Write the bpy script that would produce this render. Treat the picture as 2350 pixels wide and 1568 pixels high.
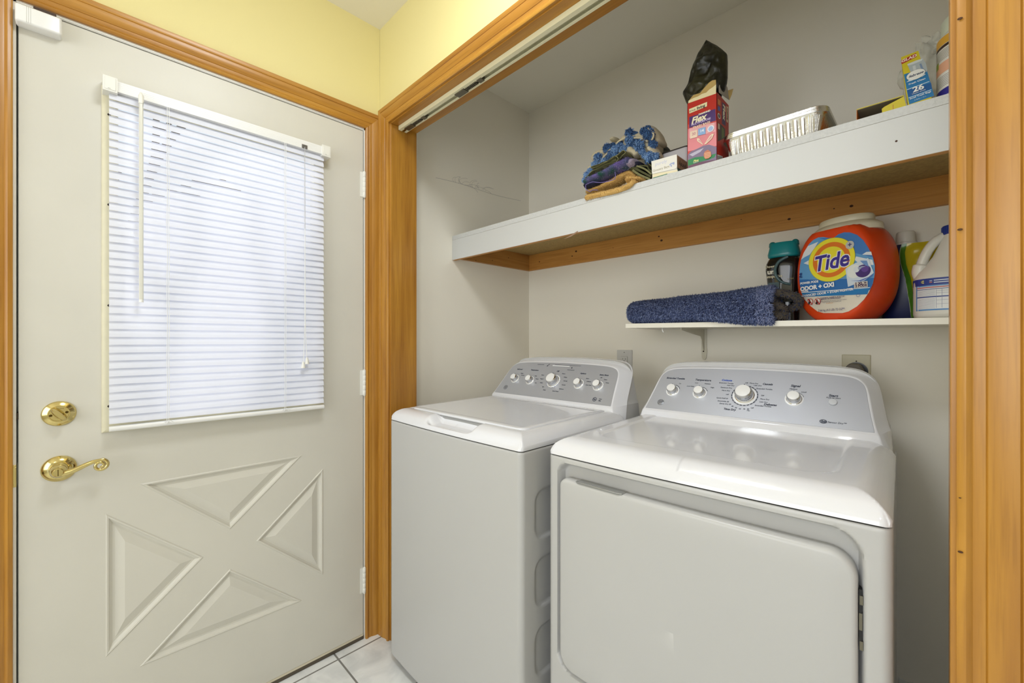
import bpy, bmesh, math, random
from mathutils import Vector, Matrix, noise
from mathutils.geometry import tessellate_polygon
random.seed(7)
SC = bpy.context.scene
for o in list(bpy.data.objects): bpy.data.objects.remove(o)
COL = SC.collection
PI = math.pi
# ------------------------------------------------------------------ camera
CAM = Vector((1.64, -0.864, 1.2)); FPX = 978.0; S2 = math.sqrt(.5)
cd = bpy.data.cameras.new('camera'); cam = bpy.data.objects.new('camera', cd); COL.objects.link(cam)
cam.location = CAM; cam.rotation_euler = (PI/2, 0, PI/4)
cd.sensor_width = 36; cd.lens = FPX/2350*36; cd.clip_start = .02; cd.clip_end = 200
SC.camera = cam
# ------------------------------------------------------------------ world, lights, exposure
SC.view_settings.view_transform = 'Standard'; SC.view_settings.look = 'None'
SC.view_settings.gamma = 1; SC.view_settings.use_curve_mapping = False
SC.view_settings.exposure = 0.06
W = bpy.data.worlds.new('world'); SC.world = W; W.use_nodes = True
bg = W.node_tree.nodes['Background']; bg.inputs[0].default_value = (.80, .90, 1, 1); bg.inputs[1].default_value = 1.0
def area(name, loc, target, size, power, color=(1, 1, 1), sy=None):
    l = bpy.data.lights.new(name, 'AREA'); l.energy = power; l.color = color; l.size = size
    if sy: l.shape = 'RECTANGLE'; l.size_y = sy
    o = bpy.data.objects.new(name, l); COL.objects.link(o); o.location = loc
    o.rotation_euler = (Vector(target)-Vector(loc)).to_track_quat('-Z', 'Y').to_euler(); return o
LAMP = (1.0, -.50)
area('camera_side_fill', (1.2, -2.7, 1.5), (1.15, .5, 1.1), 1.7, 27, (.92, .95, 1), 1.5)   # added fill light, unseen behind the camera, no window modelled there
sun = bpy.data.lights.new('sun', 'SUN'); sun.energy = 2.2; sun.angle = .014; sun.color = (1, .97, .93)
so = bpy.data.objects.new('sun', sun); COL.objects.link(so)
so.rotation_euler = Vector((1, .25, -.55)).to_track_quat('-Z', 'Y').to_euler()
LAMP_STRENGTH = 25.0; FILL_STRENGTH = 20.0
# ------------------------------------------------------------------ helpers
def sr(r, g, b):
    f = lambda c: (c/255/12.92) if c/255 <= .04045 else ((c/255+.055)/1.055)**2.4
    return (f(r), f(g), f(b), 1)
MATS = {}
def mat(name, col, rough=.5, metal=0, noise_s=0, noise_a=0, bump=0, bump_s=80, spec=.5, trans=0, alpha=1, emit=0, coat=0, col2=None, aniso=None, sss=0):
    if name in MATS: return MATS[name]
    m = bpy.data.materials.new(name); m.use_nodes = True; nt = m.node_tree; N = nt.nodes; L = nt.links
    b = N['Principled BSDF']; b.inputs['Base Color'].default_value = col
    b.inputs['Roughness'].default_value = rough; b.inputs['Metallic'].default_value = metal
    b.inputs['Specular IOR Level'].default_value = spec; b.inputs['Transmission Weight'].default_value = trans
    b.inputs['Alpha'].default_value = alpha; b.inputs['Coat Weight'].default_value = coat
    if sss: b.inputs['Subsurface Weight'].default_value = sss; b.inputs['Subsurface Radius'].default_value = (.01, .01, .01)
    if emit: b.inputs['Emission Color'].default_value = col; b.inputs['Emission Strength'].default_value = emit
    tc = N.new('ShaderNodeTexCoord'); mp = N.new('ShaderNodeMapping'); L.new(tc.outputs['Object'], mp.inputs[0])
    if aniso: mp.inputs['Scale'].default_value = aniso
    if noise_a or col2:
        n = N.new('ShaderNodeTexNoise'); n.inputs['Scale'].default_value = noise_s or 4; n.inputs['Detail'].default_value = 6
        L.new(mp.outputs[0], n.inputs['Vector'])
        r = N.new('ShaderNodeValToRGB'); r.color_ramp.elements[0].position = .35; r.color_ramp.elements[1].position = .65
        c2 = col2 or tuple(c*(1-noise_a) for c in col[:3])+(1,)
        r.color_ramp.elements[0].color = c2; r.color_ramp.elements[1].color = col
        L.new(n.outputs['Fac'], r.inputs[0]); L.new(r.outputs[0], b.inputs['Base Color'])
    if bump:
        n2 = N.new('ShaderNodeTexNoise'); n2.inputs['Scale'].default_value = bump_s; n2.inputs['Detail'].default_value = 3
        L.new(mp.outputs[0], n2.inputs['Vector'])
        bp = N.new('ShaderNodeBump'); bp.inputs['Strength'].default_value = bump; bp.inputs['Distance'].default_value = .002
        L.new(n2.outputs['Fac'], bp.inputs['Height']); L.new(bp.outputs[0], b.inputs['Normal'])
    MATS[name] = m; return m
def wood(name, axis, c1, c2, rough=.33):
    """honey stained wood, grain running along the axis"""
    m = bpy.data.materials.new(name); m.use_nodes = True; nt = m.node_tree; N = nt.nodes; L = nt.links
    b = N['Principled BSDF']; b.inputs['Roughness'].default_value = rough; b.inputs['Coat Weight'].default_value = .15; b.inputs['Coat Roughness'].default_value = .25
    tc = N.new('ShaderNodeTexCoord'); mp = N.new('ShaderNodeMapping'); L.new(tc.outputs['Object'], mp.inputs[0])
    sc = [26, 26, 26]; sc[axis] = 1.6; mp.inputs['Scale'].default_value = sc
    n = N.new('ShaderNodeTexNoise'); n.inputs['Scale'].default_value = 1.0; n.inputs['Detail'].default_value = 5; n.inputs['Distortion'].default_value = .6
    L.new(mp.outputs[0], n.inputs['Vector'])
    r = N.new('ShaderNodeValToRGB'); e = r.color_ramp.elements; e[0].position = .30; e[1].position = .68; e[0].color = c2; e[1].color = c1
    L.new(n.outputs['Fac'], r.inputs[0])
    mp2 = N.new('ShaderNodeMapping'); L.new(tc.outputs['Object'], mp2.inputs[0]); sc2 = [190, 190, 190]; sc2[axis] = 7; mp2.inputs['Scale'].default_value = sc2
    n2 = N.new('ShaderNodeTexNoise'); n2.inputs['Scale'].default_value = 1; n2.inputs['Detail'].default_value = 2; L.new(mp2.outputs[0], n2.inputs['Vector'])
    mx = N.new('ShaderNodeMixRGB'); mx.blend_type = 'MULTIPLY'; mx.inputs[0].default_value = .35
    r2 = N.new('ShaderNodeValToRGB'); r2.color_ramp.elements[0].position = .3; r2.color_ramp.elements[0].color = (.55, .45, .35, 1); r2.color_ramp.elements[1].position = .5
    L.new(n2.outputs['Fac'], r2.inputs[0]); L.new(r.outputs[0], mx.inputs[1]); L.new(r2.outputs[0], mx.inputs[2])
    L.new(mx.outputs[0], b.inputs['Base Color'])
    bp = N.new('ShaderNodeBump'); bp.inputs['Strength'].default_value = .12; bp.inputs['Distance'].default_value = .001
    L.new(n2.outputs['Fac'], bp.inputs['Height']); L.new(bp.outputs[0], b.inputs['Normal'])
    return m
HC1, HC2 = sr(190, 136, 50), sr(160, 106, 34)
WX, WY, WZ = [wood('honey_wood_'+a, i, HC1, HC2) for i, a in enumerate('xyz')]
PX = wood('raw_pine', 0, sr(216, 158, 80), sr(194, 134, 60), .6); PY = wood('raw_pine_side', 1, sr(192, 140, 70), sr(170, 114, 50), .6)
OFW = mat('offwhite_paint', sr(222, 220, 214), .7)
YEL = mat('yellow_paint', sr(230, 217, 154), .6, bump=.05, bump_s=220)
GRY = mat('closet_paint', sr(246, 240, 225), .65, bump=.08, bump_s=160)
CEI = mat('ceiling_paint', sr(240, 235, 220), .8, bump=.1, bump_s=120)
DOORM = mat('door_paint', sr(214, 210, 198), .42, noise_s=3, noise_a=.05, bump=.05, bump_s=130)
JAMB = mat('white_jamb', sr(232, 230, 222), .4)
WHT = mat('white_enamel', sr(228, 228, 231), .14, coat=.5)
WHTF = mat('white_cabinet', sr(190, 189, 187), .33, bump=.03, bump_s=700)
PLA = mat('white_plastic', sr(236, 235, 232), .3)
PLAW = mat('warm_white_plastic', sr(232, 230, 222), .35)
DARK = mat('dark_gap', sr(38, 34, 30), .7)
BLK = mat('black_plastic', sr(22, 22, 22), .3)
CHR = mat('chrome', sr(225, 225, 225), .09, 1)
SIL = mat('silver_panel', sr(182, 184, 190), .42, .45)
BRA = mat('brass', sr(214, 196, 134), .16, 1)
STEEL = mat('foil', sr(228, 226, 220), .2, 1, bump=.5, bump_s=60)
INK = mat('dark_ink', sr(50, 52, 62), .5); INKB = mat('blue_ink', sr(50, 90, 190), .5)
NV = mat('navy_ink', sr(38, 36, 120), .45)
class MB:
    """collects shapes, links them as ONE mesh object"""
    def __init__(s): s.v = []; s.f = []; s.mi = []; s.ms = []; s.T = None
    def m(s, mt):
        if mt not in s.ms: s.ms.append(mt)
        return s.ms.index(mt)
    def add(s, vs, fs, mt, M=None):
        k = len(s.v); i = s.m(mt)
        for p in vs:
            p = Vector(p)
            if M is not None: p = M @ p
            if s.T: p = Vector(s.T(p))
            s.v.append(p)
        for f in fs: s.f.append(tuple(k+j for j in f)); s.mi.append(i)
        return s
    def box(s, x0, x1, y0, y1, z0, z1, mt, M=None):
        v = [(x, y, z) for z in (z0, z1) for y in (y0, y1) for x in (x0, x1)]
        return s.add(v, [(0, 2, 3, 1), (4, 5, 7, 6), (0, 1, 5, 4), (2, 6, 7, 3), (0, 4, 6, 2), (1, 3, 7, 5)], mt, M)
    def loops(s, L, mt, cap0=True, cap1=True, M=None, closed=True):
        n = len(L[0]); vs = [p for l in L for p in l]; fs = []
        for a in range(len(L)-1):
            for i in range(n if closed else n-1):
                j = (i+1) % n; fs.append((a*n+i, a*n+j, (a+1)*n+j, (a+1)*n+i))
        for c, k in ((cap0, 0), (cap1, len(L)-1)):
            if c:
                t = tessellate_polygon([[Vector(p) for p in L[k]]])
                for q in t: fs.append(tuple(k*n+i for i in (q if k else q[::-1])))
        return s.add(vs, fs, mt, M)
    def lathe(s, prof, mt, M=None, n=32, sx=1, sy=1):
        L = [[(r*math.cos(2*PI*i/n)*sx, r*math.sin(2*PI*i/n)*sy, z) for i in range(n)] for r, z in prof]
        return s.loops(L, mt, prof[0][0] > 1e-5, prof[-1][0] > 1e-5, M)
    def tube(s, pts, r, mt, n=8, M=None, flat=1.0):
        pts = [Vector(p) for p in pts]; rr = r if isinstance(r, (list, tuple)) else [r]*len(pts); L = []; up = None
        for i, p in enumerate(pts):
            t = (pts[min(i+1, len(pts)-1)]-pts[max(i-1, 0)]).normalized()
            if up is None:
                up = Vector((0, 0, 1)) if abs(t.z) < .9 else Vector((1, 0, 0))
            a = t.cross(up).normalized(); up = a.cross(t).normalized()
            L.append([p+(a*math.cos(2*PI*k/n)+up*math.sin(2*PI*k/n)*flat)*rr[i] for k in range(n)])
        return s.loops(L, mt, True, True, M)
    def grid(s, fn, nu, nv, mt, M=None, flip=False):
        vs = [fn(i/nu, j/nv) for j in range(nv+1) for i in range(nu+1)]; fs = []
        for j in range(nv):
            for i in range(nu):
                a = j*(nu+1)+i; q = (a, a+1, a+nu+2, a+nu+1); fs.append(q[::-1] if flip else q)
        return s.add(vs, fs, mt, M)
    def prism(s, poly, d, mt, M=None):
        """poly in local xy, extruded along z by d"""
        return s.loops([[(x, y, 0) for x, y in poly], [(x, y, d) for x, y in poly]], mt, M=M)
    def text(s, txt, size, x, y, mt, M, align='CENTER', shear=0, bold=0, ext=.0002, lift=0, sx=1, rot=0):
        cu = bpy.data.curves.new('t', 'FONT'); cu.body = txt; cu.size = size; cu.align_x = align; cu.align_y = 'CENTER'
        cu.shear = shear; cu.offset = bold; cu.resolution_u = 3; cu.extrude = ext
        ob = bpy.data.objects.new('t', cu); COL.objects.link(ob)
        dg = bpy.context.evaluated_depsgraph_get(); me = ob.evaluated_get(dg).to_mesh()
        cr, sn = math.cos(rot), math.sin(rot)
        vs = [(x+(v.co.x*cr*sx-v.co.y*sn), y+(v.co.x*sn*sx+v.co.y*cr), v.co.z+lift) for v in me.vertices]
        fs = [tuple(p.vertices) for p in me.polygons]
        s.add(vs, fs, mt, M); ob.evaluated_get(dg).to_mesh_clear()
        bpy.data.objects.remove(ob); bpy.data.curves.remove(cu); return s
    def build(s, name, parent=None, smooth=40, bevel=0, origin=None, seg=2, fix=True):
        o0 = Vector(origin) if origin else Vector((0, 0, 0))
        me = bpy.data.meshes.new(name); me.from_pydata([p-o0 for p in s.v], [], s.f)
        for m_ in s.ms: me.materials.append(m_)
        me.polygons.foreach_set('material_index', s.mi); me.update(); me.validate()
        if fix:
            bm = bmesh.new(); bm.from_mesh(me); bmesh.ops.recalc_face_normals(bm, faces=bm.faces); bm.to_mesh(me); bm.free()
        if smooth:
            me.polygons.foreach_set('use_smooth', [True]*len(me.polygons)); me.set_sharp_from_angle(angle=math.radians(smooth))
        o = bpy.data.objects.new(name, me); COL.objects.link(o); o.location = o0
        if parent: o.parent = parent
        if bevel:
            b = o.modifiers.new('b', 'BEVEL'); b.width = bevel; b.segments = seg; b.limit_method = 'ANGLE'; b.angle_limit = .7; b.harden_normals = False
        return o
def tag(o, label=None, cat=None, group=None, kind=None):
    if label: o['label'] = label
    if cat: o['category'] = cat
    if group: o['group'] = group
    if kind: o['kind'] = kind
    return o
def thing(name, label, cat, loc=(0, 0, 0), rz=0, group=None):
    o = bpy.data.objects.new(name, None); COL.objects.link(o); o.location = loc; o.rotation_euler = (0, 0, rz); o.empty_display_size = .05
    return tag(o, label, cat, group)
def struct(o): o['kind'] = 'structure'; return o
def rrect(x0, x1, y0, y1, r, n=6):
    rs = r if isinstance(r, (list, tuple)) else [r]*4   # bl, br, tr, tl
    P = []
    for (cx, cy, a0, q) in ((x0+rs[0], y0+rs[0], PI, rs[0]), (x1-rs[1], y0+rs[1], 1.5*PI, rs[1]), (x1-rs[2], y1-rs[2], 0, rs[2]), (x0+rs[3], y1-rs[3], .5*PI, rs[3])):
        for i in range(n+1):
            a = a0+.5*PI*i/n; P.append((cx+q*math.cos(a), cy+q*math.sin(a)))
    return P
def inset(P, d):
    n = len(P); R = []
    ar = sum(P[i][0]*P[(i+1) % n][1]-P[(i+1) % n][0]*P[i][1] for i in range(n))
    sg = 1 if ar > 0 else -1
    for i in range(n):
        a, b, c = Vector(P[i-1]), Vector(P[i]), Vector(P[(i+1) % n])
        e1 = (b-a); e2 = (c-b)
        e1 = e1.normalized() if e1.length > 1e-9 else e2.normalized(); e2 = e2.normalized() if e2.length > 1e-9 else e1
        n1 = Vector((-e1.y, e1.x))*sg; n2 = Vector((-e2.y, e2.x))*sg
        k = n1+n2; k = k/max(.35, k.length_squared/2) if k.length > 1e-6 else n1
        R.append((b.x+k.x*d, b.y+k.y*d))
    return R
def ell(cx, cy, rx, ry, n=40, a0=0, a1=2*PI): return [(cx+rx*math.cos(a0+(a1-a0)*i/n), cy+ry*math.sin(a0+(a1-a0)*i/n)) for i in range(n if abs(a1-a0-2*PI) < 1e-6 else n+1)]
def arcband(cx, cy, r0, r1, a0, a1, n=24, e=1):
    return ell(cx, cy, r1, r1*e, n, a0, a1-1e-4)+ell(cx, cy, r0, r0*e, n, a0, a1-1e-4)[::-1]
def frame3(o, xa, ya):
    """matrix with local x, y along the given axes; z = outward"""
    xa = Vector(xa).normalized(); ya = Vector(ya); ya = (ya-xa*ya.dot(xa)).normalized(); za = xa.cross(ya)
    return Matrix(((xa.x, ya.x, za.x, o[0]), (xa.y, ya.y, za.y, o[1]), (xa.z, ya.z, za.z, o[2]), (0, 0, 0, 1)))
FRONT = lambda x, y, z: frame3((x, y, z), (1, 0, 0), (0, 0, 1))       # faces the room (-y)
def ray(px, py): u = (px-1175)/FPX; return Vector(((-1+u)*S2, (1+u)*S2, (784-py)/FPX))
def oy(px, py, y): d = ray(px, py); return CAM+d*((y-CAM.y)/d.y)      # measured point of the photo on a real plane
def ox(px, py, x): d = ray(px, py); return CAM+d*((x-CAM.x)/d.x)
def strands(mb, pts, length, width, mt, curl=.5, droop=.3, seed=1):
    rnd = random.Random(seed)
    mts = mt if isinstance(mt, (list, tuple)) else [mt]
    for p, n in pts:
        p = Vector(p); n = Vector(n).normalized()
        j = Vector((rnd.gauss(0, 1), rnd.gauss(0, 1), rnd.gauss(0, 1)))*curl
        d = (n+j*.5-Vector((0, 0, droop))).normalized(); d2 = (n*.6+j-Vector((0, 0, droop*2))).normalized()
        l = length*(.7+.6*rnd.random()); w = width*(.8+.5*rnd.random())
        a = d.orthogonal().normalized(); b = d.cross(a); q0 = p-n*.001; q1 = p+d*l*.55; q2 = q1+d2*l*.45
        vs = [q0+(a*math.cos(t)+b*math.sin(t))*w for t in (0, 2.1, 4.2)]+[q1+(a*math.cos(t)+b*math.sin(t))*w*.9 for t in (0, 2.1, 4.2)]+[q2]
        mb.add(vs, [(0, 1, 4, 3), (1, 2, 5, 4), (2, 0, 3, 5), (3, 4, 6), (4, 5, 6), (5, 3, 6)], mts[int(rnd.random()*len(mts))])
# ------------------------------------------------------------------ room shell
ZC = 2.495; YB = .912; DT = .117; XR = 1.652; XCR = 1.86; HZ = 2.074; XJ = .09
DY0, DY1, DZ0, DZ1 = -.984, -.0738, .022, 2.048      # entry door leaf
def ms_box(name, *a, m_=GRY, kind=True):
    b = MB(); b.box(*a, m_); o = b.build(name, smooth=0)
    if kind: struct(o)
    return o
FL = bpy.data.materials.new('floor_tile'); FL.use_nodes = True
N = FL.node_tree.nodes; L = FL.node_tree.links; b_ = N['Principled BSDF']
tc = N.new('ShaderNodeTexCoord'); mp = N.new('ShaderNodeMapping'); mp.inputs['Location'].default_value = (-.04+.305, .19+.305*2, 0)
L.new(tc.outputs['Object'], mp.inputs[0]); br = N.new('ShaderNodeTexBrick'); br.offset = 0; br.squash = 1
br.inputs['Scale'].default_value = 1; br.inputs['Brick Width'].default_value = .305; br.inputs['Row Height'].default_value = .305
br.inputs['Mortar Size'].default_value = .0035; br.inputs['Mortar Smooth'].default_value = .1; br.inputs['Mortar'].default_value = sr(128, 126, 122)
nz = N.new('ShaderNodeTexNoise'); nz.inputs['Scale'].default_value = 9; nz.inputs['Detail'].default_value = 8; nz.inputs['Distortion'].default_value = .8
L.new(tc.outputs['Object'], nz.inputs['Vector']); rp = N.new('ShaderNodeValToRGB'); rp.color_ramp.elements[0].position = .35; rp.color_ramp.elements[0].color = sr(214, 216, 216); rp.color_ramp.elements[1].position = .6; rp.color_ramp.elements[1].color = sr(238, 239, 238)
L.new(nz.outputs['Fac'], rp.inputs[0]); L.new(mp.outputs[0], br.inputs['Vector']); L.new(rp.outputs[0], br.inputs['Color1']); L.new(rp.outputs[0], br.inputs['Color2'])
L.new(br.outputs['Color'], b_.inputs['Base Color']); b_.inputs['Roughness'].default_value = .3
X1, Y0 = 3.2, -2.9
ms_box('floor', -.15, X1, Y0, YB+.1, -.06, 0, m_=FL)
ms_box('ceiling', -.15, X1, Y0, YB+.1, ZC, ZC+.08, m_=CEI)
# left wall: yellow room part with the entry door opening, one mesh
b = MB(); jy0, jy1, jz = DY0-.012, DY1+.010, DZ1+.014
b.box(-.12, 0, Y0, jy0, 0, ZC, YEL); b.box(-.12, 0, jy1, -.0005, 0, ZC, YEL); b.box(-.12, 0, jy0, jy1, jz, ZC, YEL)
struct(b.build('wall_left', smooth=0))
ms_box('wall_closet_left', -.12, 0, .0005, YB+.1, 0, ZC)
ms_box('wall_back', 0, XCR, YB, YB+.1, 0, ZC)
ms_box('wall_closet_right', XCR, XCR+.1, DT, YB+.1, 0, ZC)
b = MB()
for (x0, x1, z0, z1) in ((0, XJ-.018, 0, ZC), (XJ-.018, XR+.018, HZ+.018, ZC), (XR+.018, X1, 0, ZC)):
    b.box(x0, x1, 0, DT-.002, z0, z1, YEL); b.box(x0, x1, DT-.002, DT, z0, z1, GRY)
struct(b.build('wall_front', smooth=0))
ms_box('wall_right', X1, X1+.1, Y0, 0, 0, ZC, m_=OFW)
b = MB(); b.box(-.12, 1.75, Y0-.1, Y0, 0, ZC, OFW); b.box(1.75, X1, Y0-.1, Y0, 2.2, ZC, OFW); struct(b.build('wall_rear', smooth=0))
# scuffs on the closet side wall
b = MB(); rnd = random.Random(3)
A = ox(1000, 408, .0006); B = ox(1195, 462, .0006)
b.tube([A.lerp(B, t)+Vector((0, 0, .004*math.sin(t*7))) for t in [i/20 for i in range(21)]], .0005, mat('scuff_grey', sr(150, 146, 150), .8), 4)
for k in range(16):
    p = A.lerp(B, .18+.4*rnd.random()); q = []
    a0 = rnd.uniform(2.0, 4.2); r = rnd.uniform(.015, .04)
    for i in range(9):
        a = a0-i*.22; q.append(p+Vector((0, (math.cos(a)-math.cos(a0))*r*1.6, (math.sin(a)-math.sin(a0))*r*.8+.004)))
    b.tube(q, .00035, MATS['scuff_grey'], 3)
tag(b.build('scuff_mark', smooth=0), 'thin grey hairline scuffs on the left closet wall above the shelf', 'scuff mark')
# ------------------------------------------------------------------ casings (2 1/2 inch moulded trim)
CP = [(0, 0), (0, .009), (.003, .0115), (.008, .0125), (.012, .010), (.0135, .0085), (.016, .0095), (.024, .0105), (.025, .0095), (.026, .011), (.036, .0145), (.046, .0165), (.050, .0165), (.0515, .0145), (.053, .0165), (.058, .018), (.066, .018), (.066, 0)]
def casing(name, A, B, inn, out, m_, miA=0, miB=0, k=1.0):
    """moulding swept from A to B; inn = direction from the opening edge outwards, out = off the wall; miA/miB mitre signs"""
    A, B, inn, out = map(Vector, (A, B, inn, out)); t = (B-A).normalized(); b = MB()
    b.loops([[A+inn*w*k+out*h-t*w*k*miA for w, h in CP], [B+inn*w*k+out*h+t*w*k*miB for w, h in CP]], m_)
    return struct(b.build(name, smooth=35))
ey0, ey1, ez = -.993, -.066, 2.060
casing('trim_1', (0, ey1, 0), (0, ey1, ez), (0, 1, 0), (1, 0, 0), WZ, 0, 1)
casing('trim_2', (0, ey0, 0), (0, ey0, ez), (0, -1, 0), (1, 0, 0), WZ, 0, 1)
casing('trim_3', (0, ey0, ez), (0, ey1, ez), (0, 0, 1), (1, 0, 0), WY, 1, 1)
cx0, cx1, cz = .084, 1.658, 2.078
casing('trim_4', (cx0, 0, 0), (cx0, 0, cz), (-1, 0, 0), (0, -1, 0), WZ, 0, 1)
casing('trim_5', (cx1, 0, 0), (cx1, 0, cz), (1, 0, 0), (0, -1, 0), WZ, 0, 1, 1.13)
casing('trim_6', (cx0, 0, cz), (cx1, 0, cz), (0, 0, 1), (0, -1, 0), WX, 1, 1.13)
t5 = bpy.data.objects['trim_5']
for px, py, l in ((2203, 43, .003), (2203, 527, .003), (2203, 1143, .0015), (2204, 1267, .003), (2305, 850, .0015)):
    p = oy(px, py, -.0126); b = MB(); b.prism(ell(p.x, p.z, l*.9, l*.5, 12), .001, mat('nail_hole_dark', sr(80, 48, 20), .8), FRONT(0, -.0126, 0)); o = b.build('nail_hole', t5, smooth=0)
# closet jambs
b = MB(); b.box(XJ-.018, XJ, -.0003, DT+.002, 0, HZ, WZ); struct(b.build('trim_7', smooth=0, bevel=.001))
b = MB(); b.box(XR, XR+.018, -.0003, DT+.002, 0, HZ, WZ); struct(b.build('trim_8', smooth=0, bevel=.001))
b = MB(); b.box(XJ-.018, XR+.018, -.0003, DT+.002, HZ, HZ+.018, WX); struct(b.build('trim_9', smooth=0, bevel=.001))
# folding door track under the head jamb
CRM = mat('cream_enamel', sr(232, 226, 190), .4)
T = thing('closet_door_track', 'cream metal folding door track under the wooden closet header', 'door track', (XJ+.004, .05, HZ))
b = MB(); b.T = lambda p: (p.x, p.y, p.z)
x0, x1 = 0, XR-XJ-.008
b.box(x0, x1, -.018, .018, -.003, -.0003, CRM); b.box(x0, x1, -.018, -.0165, -.015, -.003, CRM); b.box(x0, x1, .0165, .018, -.015, -.003, CRM)
b.box(x0, x1, -.018, -.004, -.0165, -.015, CRM); b.box(x0, x1, .009, .018, -.0165, -.015, CRM); b.box(x0, x1, -.004, .009, -.0045, -.003, mat('track_slot', sr(92, 92, 84), .5, .5))
b.build('rail', T, smooth=0)
for xa in (.03, .36):
    b = MB(); b.box(xa, xa+.05, -.010, .012, -.020, -.004, mat('dull_metal', sr(120, 115, 100), .4, .8)); b.tube([(xa+.05, 0, -.013), (xa+.12, 0, -.013)], .004, MATS['dull_metal'])
    for i in range(8): b.box(xa+.055+i*.007, xa+.058+i*.007, -.007, .007, -.020, -.008, MATS['dull_metal'])
    b.box(xa+.115, xa+.135, -.008, .010, -.019, -.004, MATS['dull_metal']); b.build('pivot_bracket', T, smooth=0)
# ------------------------------------------------------------------ entry door frame
b = MB()
b.box(-.12, -.0005, jy0, DY0-.004, 0, jz, JAMB); b.box(-.12, -.0005, DY1+.0035, jy1, 0, jz, JAMB); b.box(-.12, -.0005, jy0, jy1, DZ1+.004, jz, JAMB)
b.box(-.0005, .0015, ey0-.001, DY0-.004, 0, ez, JAMB); b.box(-.0005, .0015, DY1+.0035, ey1+.001, 0, ez, JAMB); b.box(-.0005, .0015, ey0, ey1, DZ1+.006, ez+.001, JAMB)
b.box(-.075, -.050, DY0-.004, DY0+.012, 0, jz, JAMB); b.box(-.075, -.050, DY1-.012, DY1+.004, 0, jz, JAMB); b.box(-.075, -.05, DY0, DY1, DZ1-.012, jz, JAMB)
struct(b.build('trim_10', smooth=0))
b = MB(); b.box(-.11, .002, jy0+.008, jy1-.006, 0.0005, .014, mat('threshold_metal', sr(96, 88, 76), .4, .6)); struct(b.build('trim_11', smooth=0, bevel=.002))
# ------------------------------------------------------------------ door leaf with window and four triangular panels
DO = thing('door_1', 'cream entry door with a blind covered window and crossbuck triangle panels', 'door', (0, 0, DZ0)); DO['kind'] = 'structure'
wy0, wy1, wz0, wz1 = -.805, -.262, .975, 1.882
TR = [[(-.754, .786), (-.306, .786), (-.530, .585)], [(-.825, .720), (-.601, .520), (-.825, .319)], [(-.232, .721), (-.455, .521), (-.232, .320)], [(-.530, .455), (-.306, .255), (-.754, .255)]]
def ccw(P):
    a = sum(P[i][0]*P[(i+1) % len(P)][1]-P[(i+1) % len(P)][0]*P[i][1] for i in range(len(P)))
    return P if a > 0 else P[::-1]
b = MB(); to3 = lambda P, x: [(x, y, z-DZ0) for y, z in P]
outer = [(DY0, DZ0), (DY1, DZ0), (DY1, DZ1), (DY0, DZ1)]; hole = [(wy0, wz0), (wy1, wz0), (wy1, wz1), (wy0, wz1)]
TR = [ccw(t) for t in TR]
polys = [outer, hole]+TR
for xx in (0., -.044):
    flat = [p for q in polys for p in q]
    t = tessellate_polygon([[Vector((y, z, 0)) for y, z in q] for q in polys])
    b.add(to3(flat, xx), [tuple(q) for q in t], DOORM)
b.loops([to3(outer, -.044), to3(outer, 0)], DOORM, False, False); b.loops([to3(hole, -.044), to3(hole, 0)], DOORM, False, False)
def tin(P, d):   # exact triangle inset
    n = 3; R = []
    for i in range(3):
        a, c, e = Vector(P[i-1]), Vector(P[i]), Vector(P[(i+1) % 3]); u1 = (a-c).normalized(); u2 = (e-c).normalized(); h = u1.angle(u2)/2
        R.append(tuple(c+(u1+u2).normalized()*d/math.sin(h)))
    return R
for P in TR:
    for ring in [[(0, 0), (.0025, .0022), (.006, .0015), (.009, -.003), (.014, -.0065), (.019, -.0065), (.0215, -.0055), (.040, .0008), (.0425, .0008)]]:
        b.loops([to3(tin(P, d), h) for d, h in ring], DOORM, False, True)
    b.loops([to3(P, -.044), to3(tin(P, .02), -.03)], DOORM, False, True)
b.build('door_leaf', DO, smooth=0, fix=False)
CRF = mat('cream_window_frame', sr(226, 219, 190), .4, noise_s=30, noise_a=.06)
b = MB(); fo = [(-.8334, .9466), (-.2328, .9466), (-.2328, 1.9096), (-.8334, 1.9096)]; fi = 0
def rins(P, d): (a, b1), (c, _), (_, e), _2 = P[0], P[1], P[2], P[3]; return [(a+d, b1+d), (c-d, b1+d), (c-d, e-d), (a+d, e-d)]
b.loops([to3(rins(fo, d), h) for d, h in [(0, .0002), (0, .003), (.003, .008), (.012, .012), (.018, .0125), (.028, .011), (.034, .004), (.034, -.012)]], CRF, False, False)
b.build('window_frame', DO, smooth=25)
GL = mat('window_glass', (1, 1, 1, 1), .0, trans=1, spec=.5)
nt = GL.node_tree; tr_ = nt.nodes.new('ShaderNodeBsdfTransparent'); gl_ = nt.nodes.new('ShaderNodeBsdfGlossy'); gl_.inputs['Roughness'].default_value = .02; mx_ = nt.nodes.new('ShaderNodeMixShader'); mx_.inputs[0].default_value = .06
nt.links.new(tr_.outputs[0], mx_.inputs[1]); nt.links.new(gl_.outputs[0], mx_.inputs[2]); nt.links.new(mx_.outputs[0], nt.nodes['Material Output'].inputs[0])
b = MB(); b.box(-.026, -.020, wy0, wy1, wz0-DZ0, wz1-DZ0, GL); b.build('window_pane', DO, smooth=0)
SCR = mat('old_screw', sr(60, 50, 40), .5, .5)
for zz in (1.02, 1.30, 1.58, 1.83):
    b = MB(); b.lathe([(.0035, 0), (.003, .0012), (0, .0015)], SCR, Matrix.Translation((.0125, -.8185, zz-DZ0)) @ Matrix.Rotation(PI/2, 4, 'Y'), 12); b.build('frame_screw', DO)
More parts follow.
